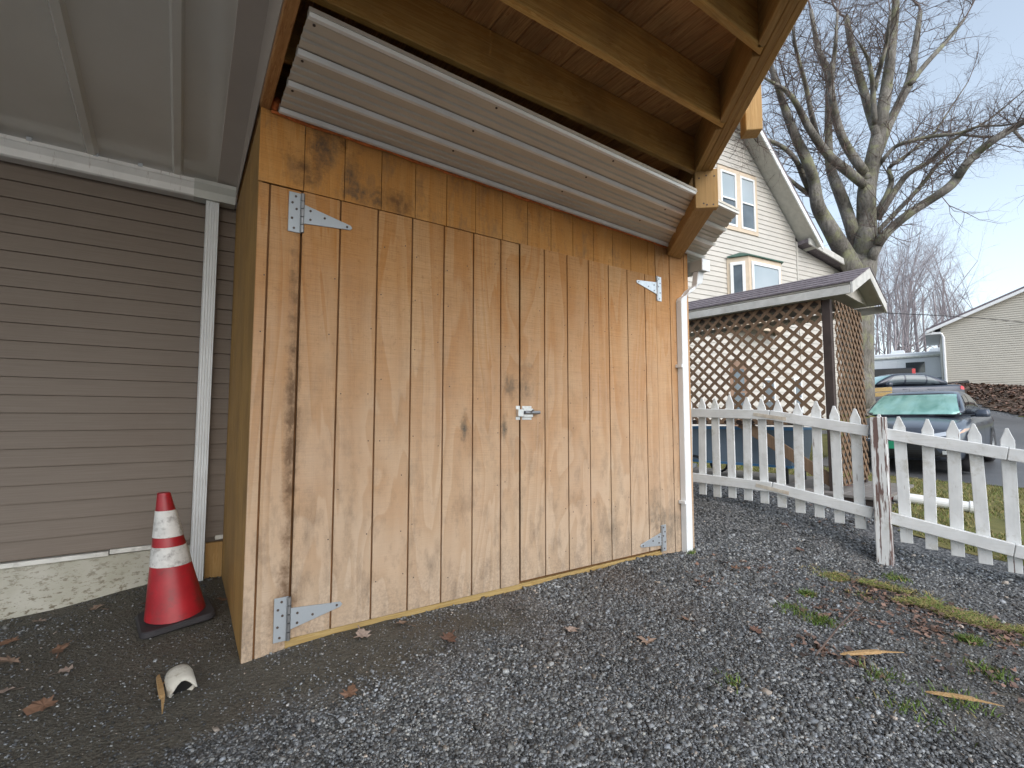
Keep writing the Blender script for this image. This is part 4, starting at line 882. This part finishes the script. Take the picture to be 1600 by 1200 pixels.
    mesh_obj('number_plate', tw([(2.325, .17, .40), (2.325, -.17, .40), (2.325, -.17, .53), (2.325, .17, .53), (2.315, .17, .40), (2.315, -.17, .40), (2.315, -.17, .53), (2.315, .17, .53)]), [(0,3,2,1)[::-1],(4,5,6,7)[::-1],(0,1,5,4)[::-1],(1,2,6,5)[::-1],(2,3,7,6)[::-1],(3,0,4,7)[::-1]], plain(name+'_plate', (.02, .28, .15), .5), T)
    for s in (-.25, .35): mesh_obj('wiper', tw([(1.0, s, .965), (1.0, s+.5, .972), (.96, s+.5, .985), (.96, s, .985)]), [(0,1,2,3)], M['dark'], T)
    return T
def car_paint(name, c):
    m = NT(name); k = m.mix(m.ramp(m.noise(scale=40, detail=3), [(.4, 0.), (.7, .25)]), c, tuple(x*1.5 for x in c)); k = m.mix(m.ramp(m.noise(scale=2, detail=5, rough=.7), [(.5, 0.), (.75, .3)]), k, (.10, .10, .10)); return m.out(k, .3, .3, .4, .45)
m = NT('windscreen_reflection_paint'); c = m.ramp(m.noise(m.map((1, 2.6, .8)), 1.5, 3, .5, .6), [(.3, (.18, .40, .35)), (.5, (.33, .60, .54)), (.7, (.42, .70, .64))]); M['windscreen'] = m.out(c, .10, .35, .6, .5)  # teal sky and tree reflections painted into the glass colour
m = NT('side_glass'); M['side_glass'] = m.out((.05, .06, .07), .05, 0, .8, .5)
m = NT('pale_side_glass'); M['pale_glass'] = m.out((.13, .165, .185), .08, .0, .5, .2)
m = NT('headlight_lens'); M['headlight'] = m.out((.62, .66, .70), .08, .4, .8, .6)
m = NT('tail_lens'); M['tail'] = m.out((.60, .012, .02), .15, 0, .6, .5)
car('grey_car', (12.55, 3.50, gz(12.4, 3.4)+.005), math.pi+R(5.5), car_paint('slate_grey_paint', (.06, .074, .10)), 'slate grey sedan with teal reflection painted on its windscreen parked behind the picket fence', pitch=-.012)
hv = unit(-_r + _cf*.12); p2 = at_depth(1388, 590, 19.3)
car('dark_car', (p2[0], p2[1], gz(p2[0], p2[1])+.01), math.atan2(hv[1], hv[0]), car_paint('blue_black_paint', (.035, .045, .065)), 'dark blue sedan seen from the side behind the grey sedan', tint='pale_glass')
# ------------------------------------------------------------------ pickup (tailgate end) and camper
def oriented(pos, head):
    ch, sh_ = math.cos(head), math.sin(head); return lambda V: [(pos[0]+x*ch-y*sh_, pos[1]+x*sh_+y*ch, pos[2]+z_) for x, y, z_ in V]
BF = [(0,3,2,1),(4,5,6,7),(0,1,5,4),(1,2,6,5),(2,3,7,6),(3,0,4,7)]
def lbox(x0, x1, y0, y1, z0, z1, tx=0., ty=0.): return [(x0,y0,z0),(x1,y0,z0),(x1,y1,z0),(x0,y1,z0),(x0+tx,y0+ty,z1),(x1-tx,y0+ty,z1),(x1-tx,y1-ty,z1),(x0+tx,y1-ty,z1)]
pp_ = at_depth(1326, 585, 25.5); pk = (pp_[0], pp_[1], at_depth(1425, 577, 24.2)[2]-1.36); hv = unit(-_r*.9+_cf*.6)
PU = empty('pickup_truck', pk, 'black pickup truck with red tail lamp in front of the camper', 'pickup'); tw = oriented(pk, math.atan2(hv[1], hv[0])); dk = car_paint('black_truck_paint', (.018, .018, .022))
mesh_obj('bed', tw(lbox(-2.6, -.6, -.95, .95, .5, 1.36)), BF, dk, PU, bevel=.05); mesh_obj('cab', tw(lbox(-.58, 1.3, -.95, .95, .5, 1.2)), BF, dk, PU, bevel=.06)
mesh_obj('cab_roof', tw(lbox(-.5, 1.1, -.86, .86, 1.2, 1.85, .22, .14)), BF, dk, PU, bevel=.06); mesh_obj('bonnet', tw(lbox(1.3, 2.7, -.93, .93, .5, 1.15)), BF, dk, PU, bevel=.08)
mesh_obj('rear_bumper', tw(lbox(-2.75, -2.62, -.9, .9, .45, .65)), BF, M['zinc'], PU, bevel=.02)
for s_ in (-1, 1):
    mesh_obj('tail_light', tw(lbox(-2.63, -2.5, s_*.86-.11, s_*.86+.11, .95, 1.3)), BF, M['tail'], PU, bevel=.01)
    mesh_obj('side_window', tw([(-.3, s_*.92, 1.25), (.8, s_*.92, 1.25), (.7, s_*.81, 1.75), (-.25, s_*.81, 1.75)]), [(0,1,2,3)], M['side_glass'], PU)
    for wx in (-1.7, 1.8): mesh_obj('wheel', *(lambda b: (tw(b.V), b.F))(MB().tube([(wx, s_*.72, .4), (wx, s_*.98, .4)], .4, 24)), M['rubber'], PU)
pp_ = at_depth(1410, 565, 31); hv = unit(_r*.75-_cf*.66); pk = (pp_[0], pp_[1], at_depth(1375, 548, 31)[2]-3.25)
RV = empty('white_camper', pk, 'white camper trailer parked in front of the bare wood', 'camper'); tw = oriented(pk, math.atan2(hv[1], hv[0])); wv = plain('camper_white', (.76, .79, .81), .35, var=.04, scale=1)
pr2 = [(-3.6,.7),(3.3,.7),(3.7,1.3),(3.55,2.2),(2.7,2.95),(-3.6,3.0)]; k = len(pr2)
mesh_obj('body', tw([(x, -1.2, z_) for x, z_ in pr2]+[(x, 1.2, z_) for x, z_ in pr2]), [tuple(range(k)), tuple(range(k, 2*k))[::-1]]+[(i, i+k, (i+1) % k+k, (i+1) % k) for i in range(k)], wv, RV, bevel=.06)
for x in (-2.6, -.6, 1.3): mesh_obj('roof_unit', tw(lbox(x, x+.8, -.4, .4, 3.0 if x < 0 else 2.97, 3.25, .08, .08)), BF, wv, RV, bevel=.04)
for s_ in (-1, 1):
    mesh_obj('awning', tw(lbox(-1.5, 2.6, s_*1.24-.05, s_*1.24+.05, 2.62, 2.76)), BF, plain('awning_roll', (.62, .64, .58), .6), RV, bevel=.03)
    for x0, x1, z0, z1 in ((-3.1, -2.2, 1.7, 2.3), (.2, 1.1, 1.7, 2.35), (1.9, 2.7, 1.75, 2.3)): mesh_obj('window', tw(lbox(x0, x1, s_*1.21-.012, s_*1.21+.012, z0, z1)), BF, M['side_glass'], RV)
    mesh_obj('door', tw(lbox(-.9, -.25, s_*1.21-.015, s_*1.21+.015, .8, 2.5)), BF, wv, RV, bevel=.01)
    mesh_obj('stripe', tw(lbox(-3.4, 3.2, s_*1.205-.008, s_*1.205+.008, 1.25, 1.36)), BF, plain('camper_stripe', (.2, .24, .3), .5), RV)
    mesh_obj('wheel', *(lambda b: (tw(b.V), b.F))(MB().tube([(-.9, s_*.9, .36), (-.9, s_*1.15, .36)], .36, 20)), M['rubber'], RV)
mesh_obj('rear_hatch', tw(lbox(-3.63, -3.6, -.9, .9, 1.2, 2.4)), BF, M['gutter_clean'], RV)

# ------------------------------------------------------------------ big bare maple
TR = empty('maple_tree', at_depth(1365, 640, 14), 'big bare maple with lichen on its trunk beyond the house', 'tree')
def Z6(x, y): return (1160+x/3.636, 60+y/3.636)
D0 = 14.0
limbs = [  # (depth offset at end, [(zoom x, zoom y, width)])
 (0, [(650,2130,215),(655,2050,180),(658,1900,166),(660,1600,160),(668,1400,158),(688,1280,150),(702,1160,124),(705,1000,106),(702,860,104),(740,700,92),(770,560,82),(800,400,74),(830,200,62),(850,30,52),(870,-150,44),(880,-400,30)]),
 (-1.6, [(690,1420,90),(620,1290,112),(560,1190,110),(480,1050,92),(420,950,80),(412,820,66),(370,700,66),(310,580,58),(250,430,48),(200,270,38),(150,120,28),(90,-60,18)]),
 (-2.2, [(405,900,46),(350,800,38),(310,690,32),(230,610,28),(100,560,22),(-40,530,14)]),
 (-1.9, [(370,880,32),(300,830,24),(180,720,18),(90,610,12)]),
 (1.2, [(668,1380,80),(640,1150,78),(610,1040,74),(570,920,72),(520,800,62),(492,720,52),(488,550,44),(490,400,46),(500,260,46),(480,170,44),(440,90,36),(420,20,30),(390,-160,22)]),
 (-.8, [(715,800,40),(690,755,58),(640,690,56),(575,590,50),(530,460,48),(505,330,46),(498,230,40),(520,120,28),(530,20,22),(540,-150,14)]),
 (-2.5, [(705,850,40),(680,825,58),(600,755,60),(500,680,56),(430,590,50),(360,480,44),(300,350,34),(230,280,26),(150,240,16),(40,170,10)]),
 (-2.4, [(425,560,36),(390,430,30),(362,270,28),(322,130,24),(298,40,20),(280,-120,12)]),
 (.9, [(775,590,40),(748,500,56),(718,400,54),(690,300,48),(652,180,46),(620,50,44),(590,-120,30)]),
 (-.7, [(752,500,34),(745,350,32),(735,200,26),(715,110,20),(660,20,12)]),
 (-1.2, [(748,300,30),(770,210,28),(800,100,26),(822,20,24),(840,-150,14)]),
 (1.5, [(745,720,50),(775,640,58),(830,490,52),(900,350,52),(955,240,54),(970,130,46),(985,30,40),(1010,-150,26)]),
 (.5, [(955,255,36),(1035,150,32),(1150,30,28),(1260,-110,18)]),
 (-1.5, [(760,745,30),(800,685,26),(865,610,25),(960,580,22),(1100,550,22),(1230,545,20),(1350,490,16),(1470,500,13),(1600,470,8)]),
 (1.0, [(762,1000,42),(830,880,36),(852,800,30),(825,750,26),(850,715,24),(900,690,22),(1000,610,19),(1080,560,14),(1160,430,10),(1280,250,6)]),
 (-.6, [(765,1030,44),(870,860,38),(940,760,34),(1060,710,28),(1150,610,24),(1250,540,18),(1400,470,12),(1560,330,7)]),
 (.4, [(752,1115,34),(860,1000,30),(960,900,27),(1040,810,26),(1100,720,22),(1190,655,14),(1290,560,8)]),
 (-2.0, [(705,1330,44),(728,1270,54),(752,1205,58),(785,1145,58),(830,1090,56),(950,990,52),(1080,910,52),(1200,830,58),(1250,740,52),(1330,650,46),(1450,560,46),(1600,470,40),(1760,400,30),(1950,300,16)]),
 (-1.8, [(1240,545,18),(1350,560,16),(1460,560,14),(1540,500,8)]),
 (-2.0, [(1540,520,20),(1600,590,14),(1680,640,10),(1740,720,6)]),
]
tb = MB(); segs = []
for li, (off, pts) in enumerate(limbs):
    # resample smoothly
    P = np.array(pts, float); t = np.arange(len(P)); tt = np.linspace(0, len(P)-1, (len(P)-1)*3+1); Q = np.stack([np.interp(tt, t, P[:, i]) for i in range(3)], 1)
    for _ in range(2): Q[1:-1] = (Q[:-2]+2*Q[1:-1]+Q[2:])/4
    pw = []; rr = []
    for i, (x, y, wd) in enumerate(Q):
        f = i/(len(Q)-1); d = D0 + off*f + .12*math.sin(i*1.3+li); px, py = Z6(x, y); p = at_depth(px, py, d); pw.append(p); rr.append(wd*.9/3.636/FPX*d/2)
    if li == 0: pw[0][2] -= .4
    tb.tube(pw, rr, 14 if li == 0 else 10); segs.append((pw, rr))
tb.build('trunk', M['bark'], TR, smooth=True)
# fine twigs
tv = []; tf = []
def twig(p, d, L, r, depth):
    n = 3 if L > .5 else 2; q = p; dd = d
    for i in range(n):
        dd = unit(dd + rng.normal(0, .22, 3) + np.array([0, 0, .06])); e = q + dd*L/n; r2 = r*(1-.28*(i+1)/n)
        u = unit(np.cross(dd, (.3, .5, .8))); v = np.cross(dd, u); b = len(tv)
        for c_, rad in ((q, r), (e, r2)):
            for a in (0, 2.1, 4.2): tv.append(c_ + (u*math.cos(a)+v*math.sin(a))*rad)
        for k in range(3): tf.append((b+k, b+(k+1) % 3, b+3+(k+1) % 3, b+3+k))
        q = e; r = r2
        if depth > 0:
            for _ in range(2 if depth > 1 else int(rng.integers(1, 3))):
                twig(q, unit(dd*.7+rng.normal(0, .55, 3)), L*rng.uniform(.4, .62), r*.62, depth-1)
for li, (pw, rr) in enumerate(segs):
    if li == 0: rng_i = range(30, len(pw))
    else: rng_i = range(6, len(pw))
    for i in rng_i:
        d = unit(pw[i]-pw[i-1]); thick = rr[i] > .16
        for _ in range(1 if thick else 2):
            if rng.random() < (.5 if thick else .86):
                dirn = unit(d*.5+rng.normal(0, .6, 3)+np.array([0, 0, .25])); twig(pw[i], dirn, rng.uniform(.6, 1.4), min(.013, rr[i]*.25), 2)
    twig(pw[-1], unit(pw[-1]-pw[-2]), 1.4, max(.014, rr[-1]*.6), 3)
mesh_obj('crown', np.array(tv), np.array(tf), M['twig'], TR); print('twig faces', len(tf))

# ------------------------------------------------------------------ far wood of bare trees
def far_tree(seed, h):
    r = np.random.default_rng(seed); V = []; F = []
    def seg(p, q, ra, rb):
        d = unit(q-p); u = unit(np.cross(d, (.31, .52, .8))); v = np.cross(d, u); b = len(V)
        for c_, rad in ((p, ra), (q, rb)):
            for a in (0, 1.57, 3.14, 4.71): V.append(c_+(u*math.cos(a)+v*math.sin(a))*rad)
        for k in range(4): F.append((b+k, b+(k+1) % 4, b+4+(k+1) % 4, b+4+k))
    def grow(p, d, L, rad, dep):
        q = p
        for i in range(3):
            d = unit(d+r.normal(0, .10, 3)); e = q+d*L/3; seg(q, e, rad, rad*.82); rad *= .82; q = e
            if dep > 0:
                for _ in range(2): grow(q, unit(d+r.normal(0, .55, 3)+np.array([0,0,.2])), L*r.uniform(.35, .6), rad*.5, dep-1)
    grow(np.zeros(3), np.array([0, 0, 1.]), h, h*.015, 4); return np.array(V), np.array(F)
src = []
for i in range(4):
    V, F = far_tree(50+i, 13); o = mesh_obj('bare_tree', V, F, M['fartree']); src.append(o)
spots = [(1388,58),(1398,66),(1408,58),(1416,64),(1426,68),(1436,56),(1444,62),(1453,70),(1462,58),(1471,66),(1480,72),(1401,74),(1422,78),(1446,76),(1465,78),(1392,55),(1404,62),(1412,70),(1420,54),(1431,60),(1440,66),(1449,57),(1458,63),(1467,70),(1476,60),(1487,66),(1500,72),(1384,66),(1374,60),(1515,75),(1362,70)]
for i, (px, d) in enumerate(spots):
    s_ = src[i % 4]; o = s_ if i < 4 else s_.copy()
    if i >= 4: COL.objects.link(o)
    p = at_depth(px, 600, d); sc = d/60*random.uniform(.82, 1.08)*(.75 if px > 1474 else 1.); o.scale = (sc*.8, sc*.8, sc); o.rotation_euler = (0, 0, random.uniform(0, 6)); o.location = (p[0], p[1], gz(p[0], p[1])-.2)
    tag(o, 'bare grey tree in the distant wood behind the camper', 'tree', 'bare trees of the distant wood')
# overhead wire
wp = [at_depth(1300, 482, 19), at_depth(1383, 489, 20), at_depth(1450, 492, 21), at_depth(1530, 497, 22), at_depth(1640, 507, 23.5)]
tag(MB().tube(wp, .016, 6).build('overhead_wire', M['dark'], None), 'black overhead wire crossing in front of the beige garage', 'wire')

# ------------------------------------------------------------------ loose things on the ground
def on_ground(px, py, lift=0.):
    r = ray(px, py); t = 1.; 
    for _ in range(60):
        p = np.array(CAM)+r*t; h = gz(p[0], p[1])+lift; t += (h-p[2])/r[2]*.7 if r[2] < 0 else 0
    return np.array(CAM)+r*t
a, b = on_ground(1396, 775, .06), on_ground(1533, 795, .06)
PV = empty('pvc_pipe', (a+b)/2, 'white plastic pipe lying on the lawn behind the fence', 'pipe')
MB().tube([a, b], .055, 16).build('pipe', M['white_vinyl'], PV, smooth=False); MB().tube([b-unit(b-a)*.09, b+unit(b-a)*.004], .066, 16).build('coupling', M['white_vinyl'], PV)
MB().tube([a+unit(a-b)*.0, a+unit(a-b)*.5], .05, 16).build('red_end', plain('dull_red', (.3, .1, .09), .6), PV)
# broken plastic pipe end in the gravel
c0 = on_ground(285, 1085); BCU = empty('broken_pipe_end', c0, 'broken off-white plastic pipe end half buried in gravel', 'pipe end')
ax = unit((-.15, .8, .34)); e1 = unit(np.cross(ax, (0,0,1))); e2 = np.cross(e1, ax); V = []; F = []; n = 22
for i, (f, rs) in enumerate(((0., 1.), (.04, 1.), (.085, .97), (.11, .82), (.12, .5))):
    for j in range(n): t = 2*math.pi*j/n; V.append(c0+np.array([0,0,.012])+ax*(f+(.016*math.sin(3*t) if i == 0 else 0))+(e1*math.cos(t)*1.0-e2*math.sin(t)*.82)*.052*rs)
for i in range(4):
    for j in range(n): F.append((i*n+j, i*n+(j+1) % n, (i+1)*n+(j+1) % n, (i+1)*n+j))
F.append(tuple(4*n+j for j in range(n)))
pe = mesh_obj('shell', V, F, plain('aged_white_plastic', (.50, .48, .42), .5, grime=(.9, (.2, .16, .11)), gs=30), BCU, smooth=True); pe.modifiers.new('s', 'SOLIDIFY').thickness = .005
V2 = [np.array(v)*1 for v in V[:n]]; mesh_obj('dark_inside', [c0+np.array([0,0,.012])+ax*.03+(e1*math.cos(2*math.pi*j/n)-e2*math.sin(2*math.pi*j/n)*.82)*.045 for j in range(n)], [tuple(range(n))], M['dark'], BCU)
wd = wood('fresh_splinter', 0, (.42, .25, .10), (.58, .40, .2), .8, amount=.2)
def splinter(pa, pb, wid, label, thick=.012):
    a, b = on_ground(*pa), on_ground(*pb); a[2] += .02; b[2] += .02; d = unit(b-a); s_ = unit(np.cross(d, (0,0,1))); L = np.linalg.norm(b-a); up = np.array([0,0,1.])
    cs_ = [(0, .25, .1), (.08, .7, .25), (.35, 1., .05), (.62, .95, -.1), (.66, .6, -.2), (1, .12, .1)]; V = []; F = []
    for t, w_, o_ in cs_:
        c_ = a+d*L*t+s_*o_*wid; V += [c_-s_*wid*w_/2, c_+s_*wid*w_/2, c_+s_*wid*w_*.4+up*thick*w_, c_-s_*wid*w_*.4+up*thick*w_]
    for i in range(5):
        for k in range(4): F.append((4*i+k, 4*i+(k+1) % 4, 4*i+4+(k+1) % 4, 4*i+4+k))
    F += [(3,2,1,0), (20,21,22,23)]; tag(mesh_obj('wood_splinter', V, F, wd), label, 'wood splinter', 'wood splinters on the gravel')
splinter((1312, 1029), (1412, 1026), .026, 'flat orange wood splinter lying near the grass strip'); splinter((1446, 1089), (1570, 1112), .016, 'long thin wood splinter in the lower right of the gravel')
splinter((249, 1062), (254, 1124), .022, 'pointed pale wood splinter beside the broken pipe end'); splinter((253, 1077), (284, 1050), .008, 'thin straw coloured stick leaning on the broken pipe end', .006)
a, b = on_ground(1275, 1030), on_ground(1350, 968); TWG = MB().tube([a+np.array([0,0,.02]), (a+b)/2+np.array([0,0,.07]), b+np.array([0,0,.10])], [.005, .004, .002], 6).tube([(a+b)/2+np.array([0,0,.06]), (a+b)/2+np.array([.2,-.02,.08])], [.003, .0015], 6)
tag(TWG.build('fallen_twig', M['twig'], None), 'thin dark fallen twig on the gravel by the splinter', 'twig')
# dead leaves
def leaf_mesh(seed, mat):
    r = np.random.default_rng(seed); n = 15; rad = [1., .55, .8, .45, .95, .5, .7, .4, .7, .5, .95, .45, .8, .55, 1.][:n]; V = [(0, 0, .006)]
    for i in range(n):
        t = -.9*math.pi+1.8*math.pi*i/(n-1); q = rad[i]*.05*r.uniform(.8, 1.2); V.append((q*math.cos(t), q*math.sin(t), .006+.018*r.random()*(q/.05)))
    V += [(-.085, .004, .004), (-.085, -.004, .004)]; F = [(0, i, i+1) for i in range(1, n)]+[(0, n, 1), (0, n+1, n+2)]
    me = bpy.data.meshes.new('dead_leaf'); me.from_pydata(V, [], F); me.materials.append(mat); return me
lm = []
for i, c in enumerate(((.22, .125, .08), (.34, .24, .18), (.15, .08, .055), (.40, .31, .26))):
    m = NT('dead_leaf_%d' % i); k = m.ramp(m.noise(scale=60, detail=3), [(.3, tuple(x*.6 for x in c)), (.7, c)]); lm.append(leaf_mesh(i, m.out(k, .6)))
lp = [(1076,970,0),(891,986,3),(566,995,3),(628,976,1),(62,972,3),(18,1003,0),(106,1048,3),(68,1104,0),(8,1082,3),(546,1086,0),(14,1035,1),(150,952,1),(95,1015,0),(228,945,0),(346,938,0),(1130,880,2),(1250,860,2),(1225,820,2),(1150,890,0),(1013,1005,1),(700,1000,2),(1180,985,2),(1440,940,2),(1340,1040,2)]
for px, py, k in lp:
    p = on_ground(px, py, .005); o = bpy.data.objects.new('dead_leaf', lm[k]); COL.objects.link(o); sc = random.uniform(.75, 1.15); o.location = p; o.scale = (sc, sc, sc); o.rotation_euler = (random.uniform(-.3, .3), random.uniform(-.3, .3), random.uniform(0, 6.3))
    tag(o, 'single dry brown maple leaf lying on the gravel', 'leaf', 'dead leaves lying singly on the gravel')

# ------------------------------------------------------------------ stuff: stones, grass, leaf litter
BX = np.array([(s1, s2, s3) for s3 in (-1, 1) for s2 in (-1, 1) for s1 in (-1, 1)], float)
BQ = np.array([(0,2,3,1),(4,5,7,6),(0,1,5,4),(1,3,7,5),(3,2,6,7),(2,0,4,6)])
def stones(name, X, Y, size, colr, mat, sink=.25):
    n = len(X); r = rng; sz_ = size[:, None]*np.stack([r.uniform(.6, 1.15, n), r.uniform(.5, .9, n), r.uniform(.25, .6, n)], 1)
    V = BX[None]*sz_[:, None]*r.uniform(.55, 1.1, (n, 8, 3)); a = r.uniform(0, 6.283, n); t1 = r.normal(0, .35, n); t2 = r.normal(0, .35, n)
    c, s_ = np.cos(t1)[:, None], np.sin(t1)[:, None]; y, z_ = V[..., 1]*c-V[..., 2]*s_, V[..., 1]*s_+V[..., 2]*c
    c, s_ = np.cos(t2)[:, None], np.sin(t2)[:, None]; x, z_ = V[..., 0]*c-z_*s_, V[..., 0]*s_+z_*c
    c, s_ = np.cos(a)[:, None], np.sin(a)[:, None]; V = np.stack([x*c-y*s_+X[:, None], x*s_+y*c+Y[:, None], z_+(ground(X, Y)+.006*fbm(X, Y, 6, 3)+size*sink)[:, None]], 2)
    F = (np.arange(n)[:, None, None]*8+BQ[None]).reshape(-1, 4); ca = np.repeat(np.c_[colr, np.ones(n)], 8, 0)
    return tag(mesh_obj(name, V.reshape(-1, 3), F, mat, attr={'col': ca}), kind='stuff')
m = NT('crushed_stone'); at = m.n('ShaderNodeAttribute', attribute_name='col'); k = m.mix(m.rng(m.noise(scale=140, detail=3), .4, .7, 0, .5), at.outputs['Color'], m.mix(.55, at.outputs['Color'], (.03, .03, .035))); m.bump(m.noise(scale=260), .3, .002); M['stone'] = m.out(k, .55)
N = 420000
# sample in view-ish polar coordinates so that near ground gets more stones
th = rng.uniform(R(-16), R(92), N); dist = 1.15*np.exp(rng.uniform(0, math.log(6.2/1.15), N)); X = dist*np.sin(th); Y = dist*np.cos(th)
den = np.clip(1.02-1.0*dirt_amount(X, Y), .16, 1)
ok = rng.random(N) < den; ok &= ~((Y > 2.585) & (X > .25) & (X < 3.64)); ok &= ~(Y > 4.0); ok &= ~((X > 5.0) & (Y < 1.9)); ok &= ~((X > 5.55) & (Y > 1.9)); ok &= ~(((X+.01)**2+(Y-3.3)**2) < .19**2)
X, Y, dist = X[ok], Y[ok], dist[ok]; N = min(len(X), 165000); X, Y, dist = X[:N], Y[:N], dist[:N]
size = (.0027+.0052*rng.beta(1.2, 2.2, N))*np.clip(.75+.22*dist, .9, 1.6)*np.where(rng.random(N) < .03, 1.8, 1)
size *= np.clip(1.15-.6*dirt_amount(X, Y), .5, 1.1)
v = (rng.beta(1.1, 2.7, N)*.47+.025)*np.clip(1+.38*fbm(X, Y, 1.9, 41, 3), .5, 1.6); hue = rng.random(N); cc = np.stack([v*(.91+.10*hue), v*(1.0+.03*hue), v*(1.10-.12*hue)], 1); mud = np.clip(fbm(X, Y, 2.6, 43, 3)-.35, 0, 1)[:, None]; cc = cc*(1-.55*mud)+np.array([.12, .085, .06])*.55*mud; tan = rng.random(N) < .02; cc[tan] = np.stack([v[tan]*1.6+.05, v[tan]*1.4+.04, v[tan]*1.2+.03], 1)
stones('gravel', X, Y, size, np.clip(cc, 0, .6), M['stone']); print('stones', N)
# grass blades
def blades(name, X, Y, h, colr, spread=.5, wd=.0035, base=0.):
    n = len(X); a = rng.uniform(0, 6.283, n); le = rng.normal(0, spread, (n, 2))*h[:, None]; zz = ground(X, Y)+base; wx, wy = np.cos(a)*wd, np.sin(a)*wd
    A = np.stack([X-wx, Y-wy, zz], 1); B = np.stack([X+wx, Y+wy, zz], 1); Cc = np.stack([X+wx*.7+le[:, 0]*.4, Y+wy*.7+le[:, 1]*.4, zz+h*.6], 1); Dd = np.stack([X-wx*.7+le[:, 0]*.4, Y-wy*.7+le[:, 1]*.4, zz+h*.6], 1); E_ = np.stack([X+le[:, 0], Y+le[:, 1], zz+h], 1)
    V = np.stack([A, B, Cc, Dd, E_, E_], 1).reshape(-1, 3); k = np.arange(n)*6; F = np.concatenate([np.stack([k, k+1, k+2, k+3], 1), np.stack([k+3, k+2, k+4, k+5], 1)])
    return tag(mesh_obj(name, V, F, M['blade'], attr={'col': np.repeat(np.c_[colr, np.ones(n)], 6, 0)}), kind='stuff')
m = NT('grass_blade'); at = m.n('ShaderNodeAttribute', attribute_name='col'); M['blade'] = m.out(at.outputs['Color'], .7)
def gcol(n, dry): 
    d = (rng.random(n) < dry)[:, None]; g_ = np.array([.095, .16, .025])*rng.uniform(.6, 1.3, (n, 1)); y_ = np.array([.30, .25, .10])*rng.uniform(.6, 1.2, (n, 1)); return np.where(d, y_, g_)
n = 70000; X = 4.9+rng.random(n)**1.5*6.5; Y = rng.uniform(-1.5, 6.5, n); ok = in_poly(X, Y, LAWN) & (fbm(X, Y, 3, 21) > -.75); X, Y = X[ok], Y[ok]; pat = fbm(X, Y, 1.7, 22)
cg = gcol(len(X), .5); dryp = np.clip(.5+.5*pat, 0, 1)[:, None]; cg = cg*(1-dryp*.45)+np.array([.27, .23, .085])*dryp*.45
blades('lawn_grass', X, Y, rng.uniform(.018, .05, len(X)), cg, .6, .0045); 
n = 22000; t = rng.random(n); a, b = on_ground(1312, 903), on_ground(1640, 1010); X = a[0]+(b[0]-a[0])*t+rng.normal(0, .095, n); Y = a[1]+(b[1]-a[1])*t+rng.normal(0, .095, n); ok = fbm(X, Y, 13, 31) > .3
tag(blades('grass_strip', X[ok], Y[ok], rng.uniform(.008, .03, ok.sum()), gcol(ok.sum(), .6)*1.25, 1.3, .0028), 'low mossy grass strip growing in the gravel', None, None, 'stuff')
XX = []; YY = []
for px, py, k, s_ in ((1262,930,220,.022),(1516,1003,260,.025),(1285,972,260,.05),(1240,955,160,.05),(1545,1052,160,.04),(1375,1058,150,.04),(1500,1100,130,.05),(1425,1112,100,.05),(1145,1068,60,.03),(1080,865,90,.02),(1400,905,200,.04)):
    p = on_ground(px, py); XX.append(rng.normal(p[0], s_, k)); YY.append(rng.normal(p[1], s_, k))
X, Y = np.concatenate(XX), np.concatenate(YY); blades('grass_tufts', X, Y, rng.uniform(.012, .038, len(X)), gcol(len(X), .15), .7, .0028)
# leaf litter near the grass strip, below the fence and on the bank
def litter(name, X, Y, size, mat):
    n = len(X); a = rng.uniform(0, 6.28, n); z_ = ground(X, Y)+.008; k = 7; V = np.zeros((n, k, 3))
    for i in range(k):
        t = a+i*2*math.pi/k; q = size*rng.uniform(.25, 1.15, n); V[:, i, 0] = X+np.cos(t)*q; V[:, i, 1] = Y+np.sin(t)*q; V[:, i, 2] = z_+rng.uniform(0, 1.1, n)*q
    c_ = np.array([.12, .07, .05])*rng.uniform(.3, 2.4, (n, 1))+np.array([0, .012, .012])*rng.random((n, 1))
    return tag(mesh_obj(name, V.reshape(-1, 3), np.arange(n*k).reshape(n, k), mat, attr={'col': np.repeat(np.c_[c_, np.ones(n)], k, 0)}), kind='stuff')
m = NT('leaf_litter'); at = m.n('ShaderNodeAttribute', attribute_name='col'); M['litter'] = m.out(at.outputs['Color'], .5)
n = 800; t = rng.random(n); X = a_x = a[0]+(b[0]-a[0])*t+rng.normal(-.1, .13, n); Y = a[1]+(b[1]-a[1])*t+rng.normal(-.06, .11, n)
XX = [X]; YY = [Y]
for px, py, k, s_ in ((1430,985,130,.10),(1300,955,90,.10),(1180,890,50,.13),(1290,1020,70,.1),(1560,1060,60,.15),(1110,910,30,.1),(1320,820,40,.2)):
    p = on_ground(px, py); XX.append(rng.normal(p[0], s_, k)); YY.append(rng.normal(p[1], s_, k))
X, Y = np.concatenate(XX), np.concatenate(YY); litter('leaf_litter', X, Y, rng.uniform(.006, .021, len(X)), M['litter'])
n = 9000; X = rng.uniform(25.5, 38, n); Y = rng.uniform(-3, 9, n); ok = in_poly(X, Y, MULCH); lt = litter('bank_leaf_litter', X[ok], Y[ok], rng.uniform(.05, .12, ok.sum()), M['litter']); lt.location.z += .05
